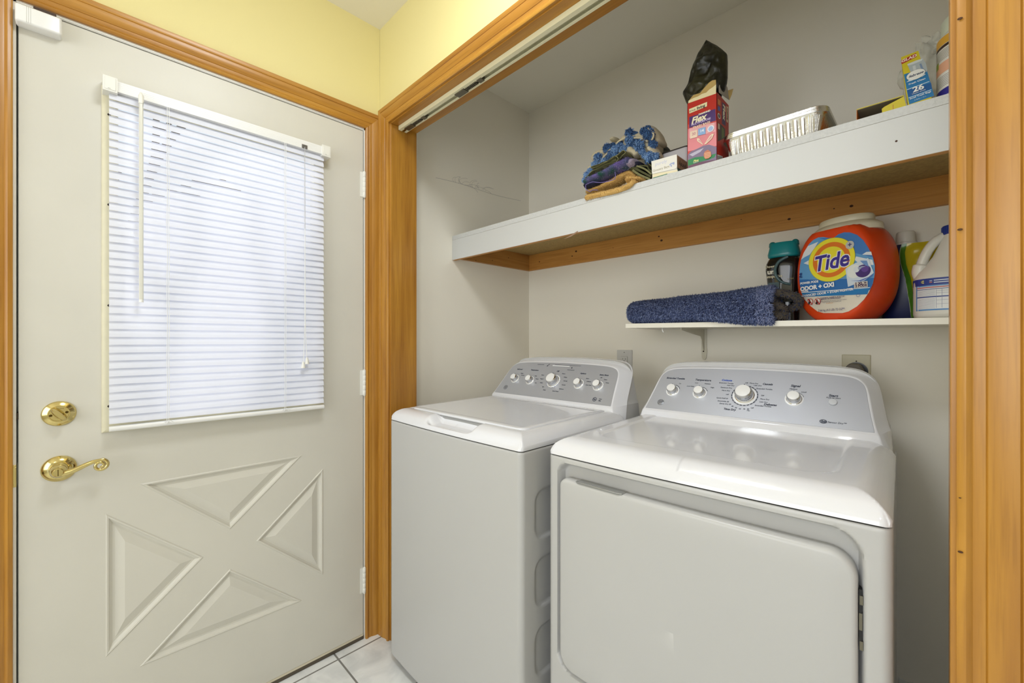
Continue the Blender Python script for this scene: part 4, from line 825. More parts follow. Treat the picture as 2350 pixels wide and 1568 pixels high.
q = gp(*z7(1035, 795)); kk[0] += 1; b.prism(ell(q[0], q[1], .0155, .0125, 40), .0001, cm((84, 96, 106)), Mg @ Matrix.Translation((0, 0, .0001*kk[0]))); kk[0] += 1; b.prism(ell(q[0], q[1], .0149, .0119, 40), .0001, cm((238, 238, 232)), Mg @ Matrix.Translation((0, 0, .0001*kk[0]))); gtxt('febreze', 1035, 795, .0080, (44, 60, 90), shear=.4, rot=.06, bold=.0002)
gpoly([(905, 905), (945, 868), (1000, 872), (985, 880)], (206, 222, 232)); gpoly([(1110, 830), (1160, 785), (1175, 792), (1120, 828)], (206, 222, 232))
gtxt('Fresh Clean', 1052, 893, .0056, (240, 244, 246), bold=.0001, rot=.08); gtxt('26', 1070, 987, .0180, (246, 246, 240), bold=.0006, rot=.08); gtxt('TRASH BAGS', 1075, 1040, .0038, (230, 236, 240), rot=.08); gtxt('Small Trash Bags', 1098, 1085, .0050, (240, 244, 246), bold=.00008, rot=.08); gtxt('4 GAL / 15 L', 1098, 1125, .0036, (220, 230, 236), rot=.08)
b.build('front_label', GB, smooth=0)
# crumpled clear bag behind
CLR = mat('clear_film', sr(236, 235, 224), .25, alpha=.42, spec=.8, bump=.8, bump_s=70)
def lump(name, c, r, m_, parent=None, amp=.25, fr=30, seed=0, n=44, O=None, sq=1.0, build=True, b=None):
    b = b or MB(); c = Vector(c); O = O or Vector((0, 0, 0))
    def fn(u, v):
        a, t = 2*PI*u, PI*(v-.5); d = Vector((math.cos(t)*math.cos(a), math.cos(t)*math.sin(a), math.sin(t)))
        k = 1+amp*noise.noise(d*1.6+Vector((seed, seed*2, 0)))+amp*.5*noise.noise(d*4+Vector((seed, 0, 3)))
        d = Vector([math.copysign(abs(q)**sq, q) for q in d]); return c-O+Vector((d.x*r[0], d.y*r[1], d.z*r[2]))*k
    b.grid(fn, n, n//2, m_); return b.build(name, parent, smooth=70) if build else b
p = oy(2128, 118, .57)
CBg = thing('clear_plastic_bag', 'crumpled clear plastic bag behind the yellow and blue carton', 'bag', (p.x, .57, ZS)); Oc = Vector((p.x, .57, ZS))
b = MB(); lump('', (p.x+.004, .575, p.z-.05), (.044, .028, .075), CLR, amp=.5, seed=4, O=Oc, build=False, b=b); lump('', (p.x+.006, .575, ZS+.047), (.040, .026, .050), CLR, amp=.2, seed=6, O=Oc, build=False, b=b); lump('', (p.x+.015, .575, p.z+.005), (.030, .02, .028), CLR, amp=.7, seed=9, O=Oc, build=False, b=b); b.build('film', CBg, smooth=60)
# wipes canister
CN = thing('wipes_canister', 'white canister of cleaning wipes with blue base band, cut off by the right casing', 'canister', (1.690, .470, ZS)); r = .0525
cyl = lambda a0, a1, z0, z1, mt, off=.0002: b.grid(lambda u, v: ((r+off)*math.cos(a0+(a1-a0)*u), (r+off)*math.sin(a0+(a1-a0)*u), z0+(z1-z0)*v), 40, 2, mt)
b = MB(); b.lathe([(r-.004, 0), (r, .003), (r, .150), (r-.002, .156), (r-.008, .160)], mat('canister_white', sr(238, 236, 232), .35), n=56); b.build('canister_body', CN)
b = MB(); b.lathe([(r-.008, .160), (r-.006, .162), (r-.006, .190), (r-.010, .196), (0, .198)], mat('cloudy_lid', sr(216, 222, 204), .4), n=48); b.build('lid', CN)
b = MB(); A0, A1 = PI*.85, PI*1.7
cyl(A0, A1, .004, .040, cm((52, 48, 150))); cyl(A0, A1, .135, .152, cm((226, 172, 60))); cyl(A0, A1, .128, .134, cm((60, 40, 34)), .0003); cyl(A0, A1, .075, .098, cm((236, 180, 150)), .0003); cyl(A0, A0+.0, .1, .11, cm((60, 40, 34)))
for k in range(7): cyl(A0+.15, A1, .104+k*.0032, .1047+k*.0032, cm((80, 74, 70)), .0004)
for k in range(7): cyl(A0+.15, A1, .046+k*.0036, .0468+k*.0036, cm((120, 120, 130)), .0004)
cyl(PI*1.02, PI*1.12, .090, .104, cm((150, 170, 70)), .0005); cyl(A0, A1, .012, .0127, cm((200, 200, 226)), .0004); cyl(A0, A1, .024, .0246, cm((200, 200, 226)), .0004)
b.build('wrap_label', CN, smooth=60)
# ---- folded textiles
TANF = mat('tan_fleece', sr(206, 166, 96), .95, bump=1, bump_s=260); PUR = mat('purple_terry', sr(112, 92, 160), .95, noise_s=22, col2=sr(24, 78, 62), bump=1, bump_s=300); PURD = mat('dark_terry', sr(34, 34, 58), .95, bump=1, bump_s=300)
OLI = mat('olive_cloth', sr(126, 124, 84), .9, bump=.6, bump_s=260); OLD = mat('dark_olive', sr(84, 84, 52), .9, bump=.6, bump_s=260); CRC = mat('cream_cloth', sr(208, 196, 166), .9, bump=.5, bump_s=200); BLT = mat('blue_yarn', sr(96, 140, 196), .95); BLT2 = mat('blue_yarn_dark', sr(62, 90, 132), .95); BLT3 = mat('blue_yarn_pale', sr(150, 184, 224), .95)
DGC = mat('dark_grey_cloth', sr(86, 88, 80), .95, bump=.6, bump_s=200); LIL = mat('lilac_terry', sr(176, 164, 184), .95, bump=1, bump_s=300)
def pts(L_, y, f=zc): return [oy(*f(px, py), y) if not isinstance(y, list) else oy(*f(px, py), y[i]) for i, (px, py) in enumerate(L_)]
def smoothpath(P, n=8):
    P = [Vector(p) for p in P]; R = []
    for i in range(len(P)-1):
        a, b_, c, d = P[max(i-1, 0)], P[i], P[i+1], P[min(i+2, len(P)-1)]
        for k in range(n):
            t = k/n; R.append(.5*((2*b_)+(c-a)*t+(2*a-5*b_+4*c-d)*t*t+(3*b_-a-3*c+d)*t**3))
    return R+[P[-1]]
def padded(b, P, r, depth, mt, n=24, amp=.12, fuzz=None):
    """soft roll along a path: height radius r, depth radius along y"""
    P = smoothpath(P); rr = r if isinstance(r, list) else [r]*2; L_ = []; N_ = len(P); surf = []
    for i, p in enumerate(P):
        t = i/(N_-1); R = rr[0]*(1-t)+rr[-1]*t; e = min(1, math.sqrt(max(0, 1-(1-min(1, (t*N_+.6)/4))**2)))*min(1, math.sqrt(max(0, 1-(1-min(1, ((1-t)*N_+.6)/4))**2)))
        d = (P[min(i+1, N_-1)]-P[max(i-1, 0)]); nrm = Vector((-d.z, 0, d.x)).normalized(); ring = []
        for k in range(n):
            a = 2*PI*k/n; w = 1+amp*noise.noise(Vector((p.x*60, math.cos(a)*1.5, math.sin(a)*1.5+p.z*30)))
            off = nrm*math.sin(a)*R*e*w+Vector((0, -math.cos(a)*depth*e*w, 0)); ring.append(p+off); surf.append((p+off, nrm*math.sin(a)+Vector((0, -math.cos(a), 0))))
        L_.append(ring)
    b.loops(L_, mt); return surf
def rel(b, O): b.T = lambda p: p-O; return b
FO = oy(1420, 440, .40)
CL_ = lambda p: Vector((p.x, p.y, ZS+.0008 if (p.y > .371 and p.z < ZS+.0008) else p.z))
t = thing('fleece_cloth', 'tan fleece cloth folded at the bottom of the towel pile, hanging over the shelf edge', 'cloth', tuple(FO), group=None); b = MB(); b.T = lambda p: CL_(p)-FO
s1 = padded(b, pts([(140, 1395), (420, 1330), (700, 1270), (950, 1175), (1040, 1060)], .388), [.0125, .0125], .028, TANF, amp=.2)
s2 = padded(b, pts([(160, 1290), (450, 1190), (700, 1065), (860, 975), (960, 960), (1030, 1030)], .425), [.008, .012], .03, TANF, amp=.2)
s3 = padded(b, pts([(880, 1060), (1040, 1040), (1190, 1065)], .40), [.012, .004], .03, TANF, amp=.2)
rnd = random.Random(5); S_ = [rnd.choice(s1+s2+s3) for _ in range(9000)]
strands(b, [(p+Vector((rnd.gauss(0, .0012), rnd.gauss(0, .0012), rnd.gauss(0, .0012))), n) for p, n in S_], .0024, .00042, [TANF, mat('tan_fleece_light', sr(226, 190, 126), .95)], curl=1.2, seed=2); b.build('folded_fleece', t, smooth=70)
O5 = oy(1400, 400, .42); t = thing('terry_towel', 'purple and green terry towel folded above the tan fleece', 'towel', tuple(O5)); b = rel(MB(), O5)
s1 = padded(b, pts([(150, 1130), (420, 1010), (700, 870), (880, 790), (990, 730)], .412), [.013, .016], .045, PUR, amp=.15)
s2 = padded(b, pts([(150, 1190), (330, 1160), (460, 1110)], .418), [.010, .006], .04, PURD, amp=.15); s3 = padded(b, pts([(900, 800), (990, 740), (1030, 745)], .405), [.011, .008], .03, LIL, amp=.2)
S_ = [rnd.choice(s1) for _ in range(3500)]; strands(b, [(p+Vector((rnd.gauss(0, .0015), 0, rnd.gauss(0, .0015))), n) for p, n in S_], .0024, .0004, [PUR, PUR, PUR, LIL], curl=1, seed=4)
S_ = [rnd.choice(s3) for _ in range(700)]; strands(b, S_, .0024, .0004, [LIL], curl=1, seed=5); b.build('terry_fabric', t, smooth=70)
b = rel(MB(), O5); b.tube(smoothpath(pts([(110, 1130), (230, 1080), (330, 1090), (430, 1085), (560, 1055), (640, 1010), (640, 900)], .366)), .0011, mat('lilac_edging', sr(120, 108, 170), .8), 6); b.tube(smoothpath(pts([(110, 1140), (120, 1215), (190, 1250), (230, 1225), (330, 1225)], .366)), .0011, MATS['lilac_edging'], 6); b.build('edging', t)
def ribbon(b, P, th, y0, y1, mt):
    P = smoothpath(P, 6); A_ = []; B_ = []
    for i, p in enumerate(P):
        d = (P[min(i+1, len(P)-1)]-P[max(i-1, 0)]).normalized(); n_ = Vector((-d.z, 0, d.x)); A_.append(p+n_*th/2); B_.append(p-n_*th/2)
    ring = A_+B_[::-1]; sc = lambda y: [Vector((q.x, y+.002*math.sin(q.x*150), q.z)) for q in ring]; b.loops([sc(y0), sc((y0+y1)/2), sc(y1)], mt)
O6 = oy(1420, 360, .45); t = thing('olive_napkin', 'thin olive cloth folded in a loop above the purple towel', 'cloth', tuple(O6)); b = rel(MB(), O6)
ribbon(b, pts([(140, 1025), (300, 890), (560, 800), (700, 740), (725, 665), (660, 650), (500, 750), (290, 850), (265, 830), (420, 770), (640, 670), (790, 560), (850, 545), (865, 590), (800, 640)], .40), .0022, .385, .53, OLI)
ribbon(b, pts([(320, 830), (520, 770), (690, 690)], .40), .009, .392, .52, OLD); ribbon(b, pts([(740, 660), (810, 610), (850, 580)], .40), .006, .392, .52, OLD); b.build('folded_cloth', t, smooth=50)
O7 = oy(1480, 400, .45); t = thing('dark_olive_cloth', 'dark olive cloth folded in layers left of the white carton', 'cloth', tuple(O7)); b = rel(MB(), O7)
for k, L_ in enumerate(([(980, 880), (1100, 960), (1300, 1050)], [(1000, 840), (1120, 900), (1310, 1000)], [(1040, 800), (1180, 850), (1310, 950)], [(1050, 900), (1090, 1000), (1300, 1040)], [(1010, 790), (1200, 790), (1240, 850), (1310, 900)], [(1130, 650), (1170, 700), (1300, 800)])): ribbon(b, pts(L_, .41), (.006, .006, .005, .003, .004, .003)[k], .398+.003*k, .53, (OLI, OLD, OLI, OLI, OLD, OLD)[k])
s1 = padded(b, pts([(930, 800), (1030, 780), (1120, 800)], .425), [.010, .010], .03, PURD, amp=.3); padded(b, pts([(880, 860), (1000, 860), (1120, 900)], .430), [.012, .010], .03, OLD); b.build('folded_cloth', t, smooth=50)
O8 = oy(1440, 340, .5); t = thing('tasselled_throw', 'cream throw with blue yarn tassels bundled on top of the towel pile', 'throw', tuple(O8)); b = rel(MB(), O8)
for L_, r, dp, y in (([(300, 700), (600, 600), (1000, 560), (1300, 600)], [.022, .022], .05, .475), ([(480, 560), (800, 500), (1200, 450), (1420, 520)], [.022, .024], .05, .485), ([(820, 400), (1100, 350), (1400, 350)], [.022, .026], .05, .49), ([(1150, 230), (1300, 220), (1400, 250)], [.014, .016], .04, .485), ([(1290, 130), (1400, 260), (1470, 420)], [.012, .014], .04, .480), ([(880, 500), (1000, 560), (1050, 620)], [.012, .012], .02, .43), ([(1300, 480), (1400, 600), (1430, 660)], [.014, .010], .035, .45), ([(600, 345), (700, 325)], [.008, .008], .03, .50), ([(220, 870), (300, 830), (400, 790)], [.010, .010], .03, .44), ([(300, 850), (800, 800), (1250, 850)], [.026, .026], .05, .49), ([(500, 1000), (900, 950), (1250, 980)], [.022, .022], .05, .51)): padded(b, pts(L_, y), r, dp, CRC, amp=.15)
for L_ in ([(660, 400), (720, 340), (860, 265)], [(980, 285), (1100, 290), (1230, 350)], [(410, 660), (500, 570), (600, 545)], [(340, 720), (400, 680), (440, 600)], [(1230, 120), (1330, 220), (1300, 330)]): b.tube(smoothpath(pts(L_, .425)), .0034, CRC, 8)
b.build('cream_fabric', t, smooth=70)
TS = [(900, 195, 1.15, 0, .445), (1160, 170, 1.0, 0, .45), (1250, 230, 1.45, 0, .43), (905, 320, 1.15, 1, .425), (1065, 420, 1.35, 1, .42), (1320, 415, 1.1, 0, .43), (500, 470, 1.2, 0, .43), (640, 490, 1.0, 2, .42), (790, 495, 1.0, 2, .42), (335, 635, 1.15, 1, .42), (530, 660, 1.1, 1, .425), (280, 770, 1.0, 2, .41), (400, 760, .8, 2, .41), (1270, 625, 1.25, 1, .415), (1180, 600, .8, 1, .42), (150, 960, 1.1, 2, .40), (90, 1050, .7, 2, .40), (760, 400, .8, 0, .44), (950, 430, .8, 0, .43), (1230, 700, .7, 0, .425)]
TS += [(990, 330, .9, 0, .435), (720, 440, .9, 1, .425), (860, 470, .85, 1, .42), (560, 560, .8, 1, .42), (600, 430, .8, 0, .435), (1010, 230, .8, 0, .45), (1290, 330, .8, 0, .44), (440, 700, .75, 2, .41), (190, 880, .8, 2, .405), (640, 600, .8, 1, .42), (1120, 520, .8, 1, .42), (1370, 620, .9, 1, .42), (1230, 130, .9, 0, .44)]
for i, (zx, zy, s_, c, y) in enumerate(TS):
    c0 = oy(*zc(zx, zy), y); b = rel(MB(), O8); rr = random.Random(i); R = .0140*s_; sl = []
    lump('', c0, (R*.8, R*.7, R*.8), (BLT2, BLT, BLT)[c], build=False, b=b, amp=.2, n=14, seed=i)
    for k in range(300):
        d = Vector((rr.gauss(0, 1), rr.gauss(0, 1)-.5, rr.gauss(0, 1))).normalized(); sl.append((c0+d*R*.75, d+Vector((0, 0, -.4))))
    strands(b, sl, R*.5, .00095, [(BLT2, BLT2, BLT), (BLT, BLT2, BLT3), (BLT, BLT3, BLT3)][c], curl=.6, droop=.5, seed=i); b.build('tassel', t, smooth=0, fix=False)
O9 = oy(1530, 380, .53); t = thing('dark_grey_cloth', 'dark grey cloth at the back of the towel pile behind the cream throw', 'cloth', tuple(O9)); b = rel(MB(), O9)
padded(b, pts([(1400, 500), (1500, 500), (1560, 560)], .55), [.02, .012], .04, DGC); padded(b, pts([(1420, 620), (1500, 640), (1590, 640)], .55), [.022, .02], .04, DGC); padded(b, pts([(1300, 760), (1500, 780), (1600, 760)], .55), [.03, .02], .04, DGC); b.build('folded_cloth', t, smooth=60)
# ------------------------------------------------------------------ things on the lower shelf
RG1 = mat('navy_pile', sr(84, 97, 138), .95); RG2 = mat('navy_pile_dark', sr(48, 56, 88), .95); RG3 = mat('pale_pile', sr(132, 144, 180), .95); RGB_ = mat('rug_backing', sr(96, 88, 78), .95, bump=1, bump_s=120); RG4 = mat('grey_brown_pile', sr(104, 96, 88), .95); RG5 = mat('lilac_pile', sr(150, 156, 190), .95)
rx0, rx1 = .738, 1.272
RU = thing('shag_rug', 'navy blue shag bath rug folded up on the lower shelf', 'rug', ((rx0+rx1)/2, .76, zt(1.0))); Or = Vector(((rx0+rx1)/2, .76, zt(1.0)))
def rback(x): return .875-.120*sst((x-1.10)/.10)
def rugsec(x):     # front overhangs the shelf towards the right end
    t = (x-rx0)/(rx1-rx0); yf = .668-.040*t; h = .080+.020*t; zb_ = zt(x)-(.018*max(0, t-.35)/.65); return yf, h, zb_, t
def rugpt(x, a, e=1.0):
    yf, h, zb_, t = rugsec(x); cy, ry = (yf+rback(x))/2, (rback(x)-yf)/2; ca, sa = math.cos(a), math.sin(a); zc_ = zt(x)+.0015+h/2+.004
    p = .62; y = cy-math.copysign(abs(ca)**p, ca)*ry*e; z = zc_+math.copysign(abs(sa)**p, sa)*h/2*e
    if y < .666 and z < zc_: z -= (zt(x)-zb_)*min(1, (.668-y)/.012)*min(1, (zc_-z)/(h*.3))
    z += .003*noise.noise(Vector((x*14, y*14, 0)))
    return Vector((x, y, z)), Vector((0, -ca/ry, sa/(h/2))).normalized()
b = rel(MB(), Or); L_ = []; NX = 40
for i in range(NX+1):
    x = rx0+(rx1-rx0)*i/NX; e = math.sqrt(max(.02, 1-(1-min(1, (i+.3)/4))**2)); L_.append([rugpt(x, 2*PI*k/36, e)[0] for k in range(36)])
b.loops(L_, RG2, True, True); b.build('rug_core', RU, smooth=60)
b = rel(MB(), Or); rnd = random.Random(21); SF = []; SB = []; SP = []
for _ in range(30000):
    x = rx0+(rx1-rx0)*rnd.random()**.92
    if rnd.random() < .56: q_ = rnd.uniform(-1, 1); a = math.asin(math.copysign(abs(q_)**(1/.62), q_))
    else: q_ = rnd.uniform(-.9, 1); a = math.acos(math.copysign(abs(q_)**(1/.62), q_))*(1 if rnd.random() < .8 or q_ < .3 else -1)
    t_ = (x-rx0)*NX/(rx1-rx0); e = math.sqrt(max(.02, 1-(1-min(1, (t_+.3)/4))**2)); p, n_ = rugpt(x, a, e)
    if t_ < 3: n_ = (n_+Vector((-1.2*(1-t_/3), 0, 0))).normalized()
    if p.z < zt(x)+.004 and p.y > .668: continue
    (SP if x > rx1-.04 and rnd.random() < .8 else (SB if a > 1.45 else SF)).append((p, n_))
for _ in range(2600):
    k_ = rnd.random()**.5; p0, _n = rugpt(rx1, rnd.uniform(-PI, PI)); p1 = Vector((rx1, (.63+rback(rx1))/2, zt(rx1)+.055)); (SP if k_ > .75 else SB).append((p1.lerp(p0, k_), Vector((1, -.15, 0))))
strands(b, SF, .0105, .00125, [RG1, RG1, RG2, RG3], curl=.55, droop=.35, seed=1); strands(b, SB, .008, .0012, [RG2, RG4, RG4], curl=.7, seed=2); strands(b, SP, .010, .0012, [RG5, RG3, RG1], curl=.6, seed=3)
tag(b.build('rug_pile', RU, smooth=0, fix=False), 'shaggy navy pile', kind='stuff')
b = rel(MB(), Or); SB = []     # folds seen at the open right end
def fold(P, r, dy):
    P = smoothpath([Vector((x-.008, .66+(y-.66)*.48, z)) for x, y, z in P], 6); b.tube(P, r, RGB_, 12); rnd2 = random.Random(len(P))
    for p in P:
        for k in range(46):
            d = Vector((rnd2.gauss(.5, 1), rnd2.gauss(-.3, 1), rnd2.gauss(0, 1))).normalized(); SB.append((p+d*r*.9+Vector((0, rnd2.uniform(-.01, .01), 0)), d))
zb = zt(1.28)
fold([(1.262, .69, zb+.090), (1.300, .72, zb+.088), (1.330, .76, zb+.078), (1.338, .80, zb+.062), (1.325, .83, zb+.046), (1.30, .84, zb+.040)], .011, 0)
fold([(1.262, .80, zb+.086), (1.30, .82, zb+.084), (1.325, .84, zb+.080)], .011, 0)
fold([(1.262, .68, zb+.058), (1.285, .72, zb+.050), (1.300, .77, zb+.036)], .013, 0); fold([(1.262, .68, zb+.020), (1.285, .70, zb+.018), (1.305, .75, zb+.017)], .012, 0); fold([(1.262, .66, zb+.040), (1.272, .70, zb+.032), (1.29, .76, zb+.028)], .012, 0)
strands(b, SB, .006, .0010, [RG4, RG4, RGB_, RG2], curl=.9, seed=8); tag(b.build('fold_end', RU, smooth=60, fix=False), 'grey brown folds at the open right end')
# scent booster bottle
bc = Vector((1.273, .797, zt(1.278)+.0005))
SB_ = thing('scent_bead_bottle', 'black bottle with a teal cap and curved handle, behind the rug', 'bottle', tuple(bc)); PB_ = mat('black_bottle', sr(18, 18, 18), .15, coat=.5)
def oval(rx, ry, z, n=40, p=.8): return [(math.copysign(abs(math.cos(2*PI*i/n))**p, math.cos(2*PI*i/n))*rx, math.copysign(abs(math.sin(2*PI*i/n))**p, math.sin(2*PI*i/n))*ry, z) for i in range(n)]
b = MB(); b.loops([oval(rx, ry, z) for rx, ry, z in ((.040, .026, 0), (.044, .030, .004), (.045, .031, .06), (.046, .031, .10), (.050, .032, .15), (.0535, .033, .175), (.0525, .033, .195), (.045, .030, .212), (.034, .026, .220))], PB_); b.build('bottle_body', SB_)
b = MB(); b.loops([oval(rx, ry, z) for rx, ry, z in ((.041, .030, .216), (.046, .033, .219), (.047, .033, .228), (.042, .030, .252), (.041, .029, .262), (.038, .027, .266))], mat('teal_cap', sr(16, 128, 132), .25)); Z_ = MATS['teal_cap']
for s_ in (-1, 1): b.loops([[(s_*(.033)+math.cos(a)*r, math.sin(a)*r*1.6, z) for a in [2*PI*i/12 for i in range(12)]] for r, z in ((.011, .256), (.010, .268), (.006, .2725), (.002, .274))], Z_)
b.build('cap', SB_, smooth=50)
b = MB(); b.tube(smoothpath([(.018, -.031, .214), (-.006, -.036, .200), (-.016, -.040, .175), (-.012, -.042, .150), (.004, -.040, .130), (.026, -.033, .122)]), [.0048]*30+[.004]*11, mat('dark_teal_handle', sr(70, 96, 98), .3), 10); b.build('handle', SB_)
b = MB(); Mb = FRONT(0, -.0335, 0); b.text('Downy', .012, -.030, .186, cm((214, 204, 170)), Mb, bold=.0002, lift=.0002); b.text('un', .022, -.030, .168, cm((232, 226, 206)), Mb, bold=.0008, lift=.0002); b.text('stopables', .012, -.020, .152, cm((214, 204, 170)), Mb, bold=.0003, lift=.0002); b.text('LUSH', .007, .026, .140, cm((150, 140, 80)), Mb, lift=.0002)
b.box(-.038, -.006, .090, .132, 0, .0002, cm((30, 66, 70)), Mb); b.box(.000, .030, .065, .125, 0, .0002, cm((58, 54, 24)), Mb); b.build('front_label', SB_, smooth=0)
# orange tub of laundry pods
phi = math.radians(25); TSC = 1.04; tz = zt(1.42)+.0005; TU = thing('detergent_tub', 'big round orange tub of laundry detergent pods with a white lid', 'tub', (1.413, .71, tz), -phi)
ORG = mat('tub_orange', sr(226, 72, 22), .35, noise_s=3, noise_a=.05, bump=.03, bump_s=300); CRP = mat('lid_cream', sr(222, 214, 188), .35)
def tubout(k, n=96, hw=.107, hh=.146, cz_=.137):
    R = []
    for i in range(n):
        a = 2*PI*i/n-PI/2; x = math.copysign(abs(math.cos(a))**.86, math.cos(a))*hw; z = math.copysign(abs(math.sin(a))**.86, math.sin(a))*hh+cz_
        R.append((x, z))
    return [(x*(1-k/hw), (z-cz_)*(1-k/hh)+cz_) for x, z in R]
def tring(k, y, top=.262, bot=0): return [(x, y, min(max(z, bot), top)) for x, z in tubout(k)]
b = MB(); b.loops([tring(.020, .0), tring(.010, .001), tring(.004, .006), tring(0, .016), tring(-.002, .040), tring(-.004, .065), tring(-.002, .090), tring(0, .112), tring(.006, .124), tring(.016, .129)], ORG); b.build('tub_body', TU, smooth=50)
b = MB()
def capring(g, z): return [(x*g, .065+(y_-.065)*g, z) for x, y_ in [(math.cos(2*PI*i/64)*.088, .065+math.sin(2*PI*i/64)*.060) for i in range(64)]]
b.loops([capring(1.02, .250), capring(1.03, .262), capring(1.0, .268), capring(.86, .277), capring(.80, .279)], CRP); b.build('shoulder', TU)
b = MB(); b.loops([capring(.78, .278), capring(.80, .280), capring(.80, .292), capring(.76, .297), capring(.70, .296), capring(.1, .2955)], CRP); b.build('lid', TU); TU.scale = (TSC, TSC, TSC)
# label: coordinates a (across) and z on the tub face
b = MB(); Mf = FRONT(0, -.0004, 0); K = [0]
sc, cc = math.cos(phi), math.sin(phi); FC = Vector((1.413, .71, tz)); FN = Vector((-cc, -sc, 0)); FA = Vector((sc, -cc, 0))
z1_ = lambda x, y: (1740+x/5.0587, 470+y/5.0587)
def tp(x, y): d = ray(*z1_(x, y)); t = (FC-CAM).dot(FN)/d.dot(FN); q = (CAM+d*t-FC)/TSC; return (q.dot(FA), q.z)
def tpoly(P, c, raw=False): K[0] += 1; b.prism(ccw([p if raw else tp(*p) for p in P]), .00008, cm(c), Mf @ Matrix.Translation((0, 0, .00012*K[0])))
def ttxt(t, x, y, s, c, **k): K[0] += 1; q = tp(x, y); b.text(t, s, q[0], q[1], cm(c), Mf, lift=.00012*K[0], ext=.0001, **k)
LO = [(500, 640), (540, 540), (590, 460), (640, 410), (700, 380), (760, 375), (830, 388), (880, 385), (930, 345), (1000, 320), (1070, 322), (1150, 350), (1220, 410), (1280, 500), (1330, 600), (1355, 700), (1355, 800), (1335, 910), (1285, 1020), (1230, 1100), (1150, 1180), (1050, 1240), (980, 1258), (760, 1258), (690, 1240), (600, 1170), (540, 1100), (500, 1010), (482, 900), (480, 780), (488, 700)]
tpoly(LO, (228, 220, 204))
def clipz(P, f): return [p for p in P if f(p)]
up = [p for p in LO if p[1] < 880]; tpoly([(482, 870)]+[(480, 780), (488, 700)]+LO[:17]+[(1348, 850)], (96, 158, 208)); tpoly([(700, 385), (880, 385), (930, 345), (1000, 320), (1070, 322), (1150, 350), (1220, 410), (1280, 500), (1335, 610), (1120, 560), (900, 440)], (64, 122, 190))
for P in ([(500, 640), (530, 560), (580, 480), (700, 430), (660, 500), (600, 580), (540, 610)], [(530, 680), (600, 640), (590, 700)], [(1210, 580), (1260, 548), (1315, 545), (1325, 585)], [(1120, 640), (1140, 600), (1230, 620), (1330, 640), (1345, 700), (1200, 700)]): tpoly(P, (226, 230, 232))
tpoly([(480, 868), (700, 868), (1348, 850), (1330, 930), (1300, 990), (510, 1020), (486, 930)], (40, 110, 180)); tpoly([(505, 1022), (1300, 962), (1270, 1040), (530, 1070)], (28, 122, 186)); tpoly([(505, 1018), (1302, 958), (1300, 966), (507, 1026)], (230, 236, 240))
def tell(x, y, rx, ry, c): K[0] += 1; q = tp(x, y); b.prism(ell(q[0], q[1], rx, ry, 56), .00008, cm(c), Mf @ Matrix.Translation((0, 0, .00012*K[0])))
q0, q1, q2, q3 = tp(580, 640), tp(1120, 640), tp(850, 390), tp(850, 895); LX, LZ = (q1[0]-q0[0])/2, (q2[1]-q3[1])/2
for s_, c in ((1.0, (176, 170, 40)), (.985, (238, 226, 50)), (.80, (228, 120, 28)), (.60, (238, 226, 50))): tell(848, 640, LX*s_, LZ*s_, c)
for t_b, c, o_ in ((.0040, (240, 238, 234), 0), (.0016, (58, 44, 146), 1)): ttxt('Tide', 842, 668, .062, c, bold=t_b, shear=.22, rot=.05, sx=.86)
tell(1070, 468, .0108, .0112, (196, 196, 190)); ttxt('+', 1070, 468, .020, (40, 40, 110), bold=.0003)
# pod picture
tpoly([(1020, 745), (1090, 700), (1200, 650), (1285, 618), (1310, 690), (1350, 790), (1300, 840), (1240, 880), (1050, 955), (1035, 850)], (212, 224, 236)); tell(1120, 775, .0175, .0185, (232, 236, 232)); tell(1225, 770, .0185, .0170, (64, 40, 116)); tpoly([(1190, 650), (1270, 650), (1295, 730), (1230, 690)], (110, 150, 205)); tell(1150, 750, .0075, .0085, (224, 230, 236)); tpoly([(1080, 885), (1180, 880), (1290, 840), (1340, 800), (1330, 830), (1200, 890)], (90, 120, 190)); tell(1250, 745, .009, .0085, (96, 66, 150)); tpoly([(1165, 730), (1215, 712), (1260, 715), (1215, 730), (1180, 765)], (160, 170, 200))
tpoly([(1125, 905), (1280, 885), (1282, 955), (1122, 970)], (214, 206, 196)); ttxt('1 XL =', 1200, 914, .0098, (70, 40, 80), bold=.0005); ttxt('2 PODS', 1205, 942, .0084, (70, 40, 80), bold=.0004)
ttxt('45', 503, 808, .0082, (24, 60, 130), bold=.0005); ttxt('XL', 502, 838, .0082, (24, 60, 130), bold=.0005)
ttxt('POWER PODS', 603, 905, .0086, (240, 242, 244), bold=.0004); ttxt('ODOR + OXI', 690, 957, .0170, (246, 246, 246), bold=.0009, rot=.03, sx=.98); ttxt('DEFENSE', 558, 1008, .0048, (240, 242, 244), bold=.0002); ttxt('ADVANCED ODOR + STAIN FIGHTER', 790, 1025, .0090, (246, 246, 246), bold=.0003, rot=.035, sx=.98)
for x in (614, 703):
    tell(x, 1128-(x-614)*.07, .0090, .0095, (186, 40, 36)); tell(x, 1128-(x-614)*.07, .0074, .0079, (232, 226, 214)); tell(x-6, 1110, .0022, .0024, (40, 36, 40)); tpoly([(x-22, 1150), (x-14, 1115), (x+6, 1118), (x+20, 1140), (x+6, 1146), (x-6, 1160)], (40, 36, 40)); tpoly([(x-28, 1098), (x-22, 1092), (x+30, 1156), (x+24, 1162)], (186, 40, 36))
ttxt('WARNING: HARMFUL IF PUT IN', 872, 1075, .0046, (70, 60, 110), bold=.0001); ttxt('MOUTH OR SWALLOWED', 858, 1092, .0046, (70, 60, 110), bold=.0001); ttxt('Read the label before use and keep away from children', 880, 1112, .0033, (90, 84, 110)); ttxt('Keep the lid fully closed between uses', 870, 1128, .0033, (90, 84, 110)); ttxt('see back panel', 845, 1143, .0032, (220, 150, 60))
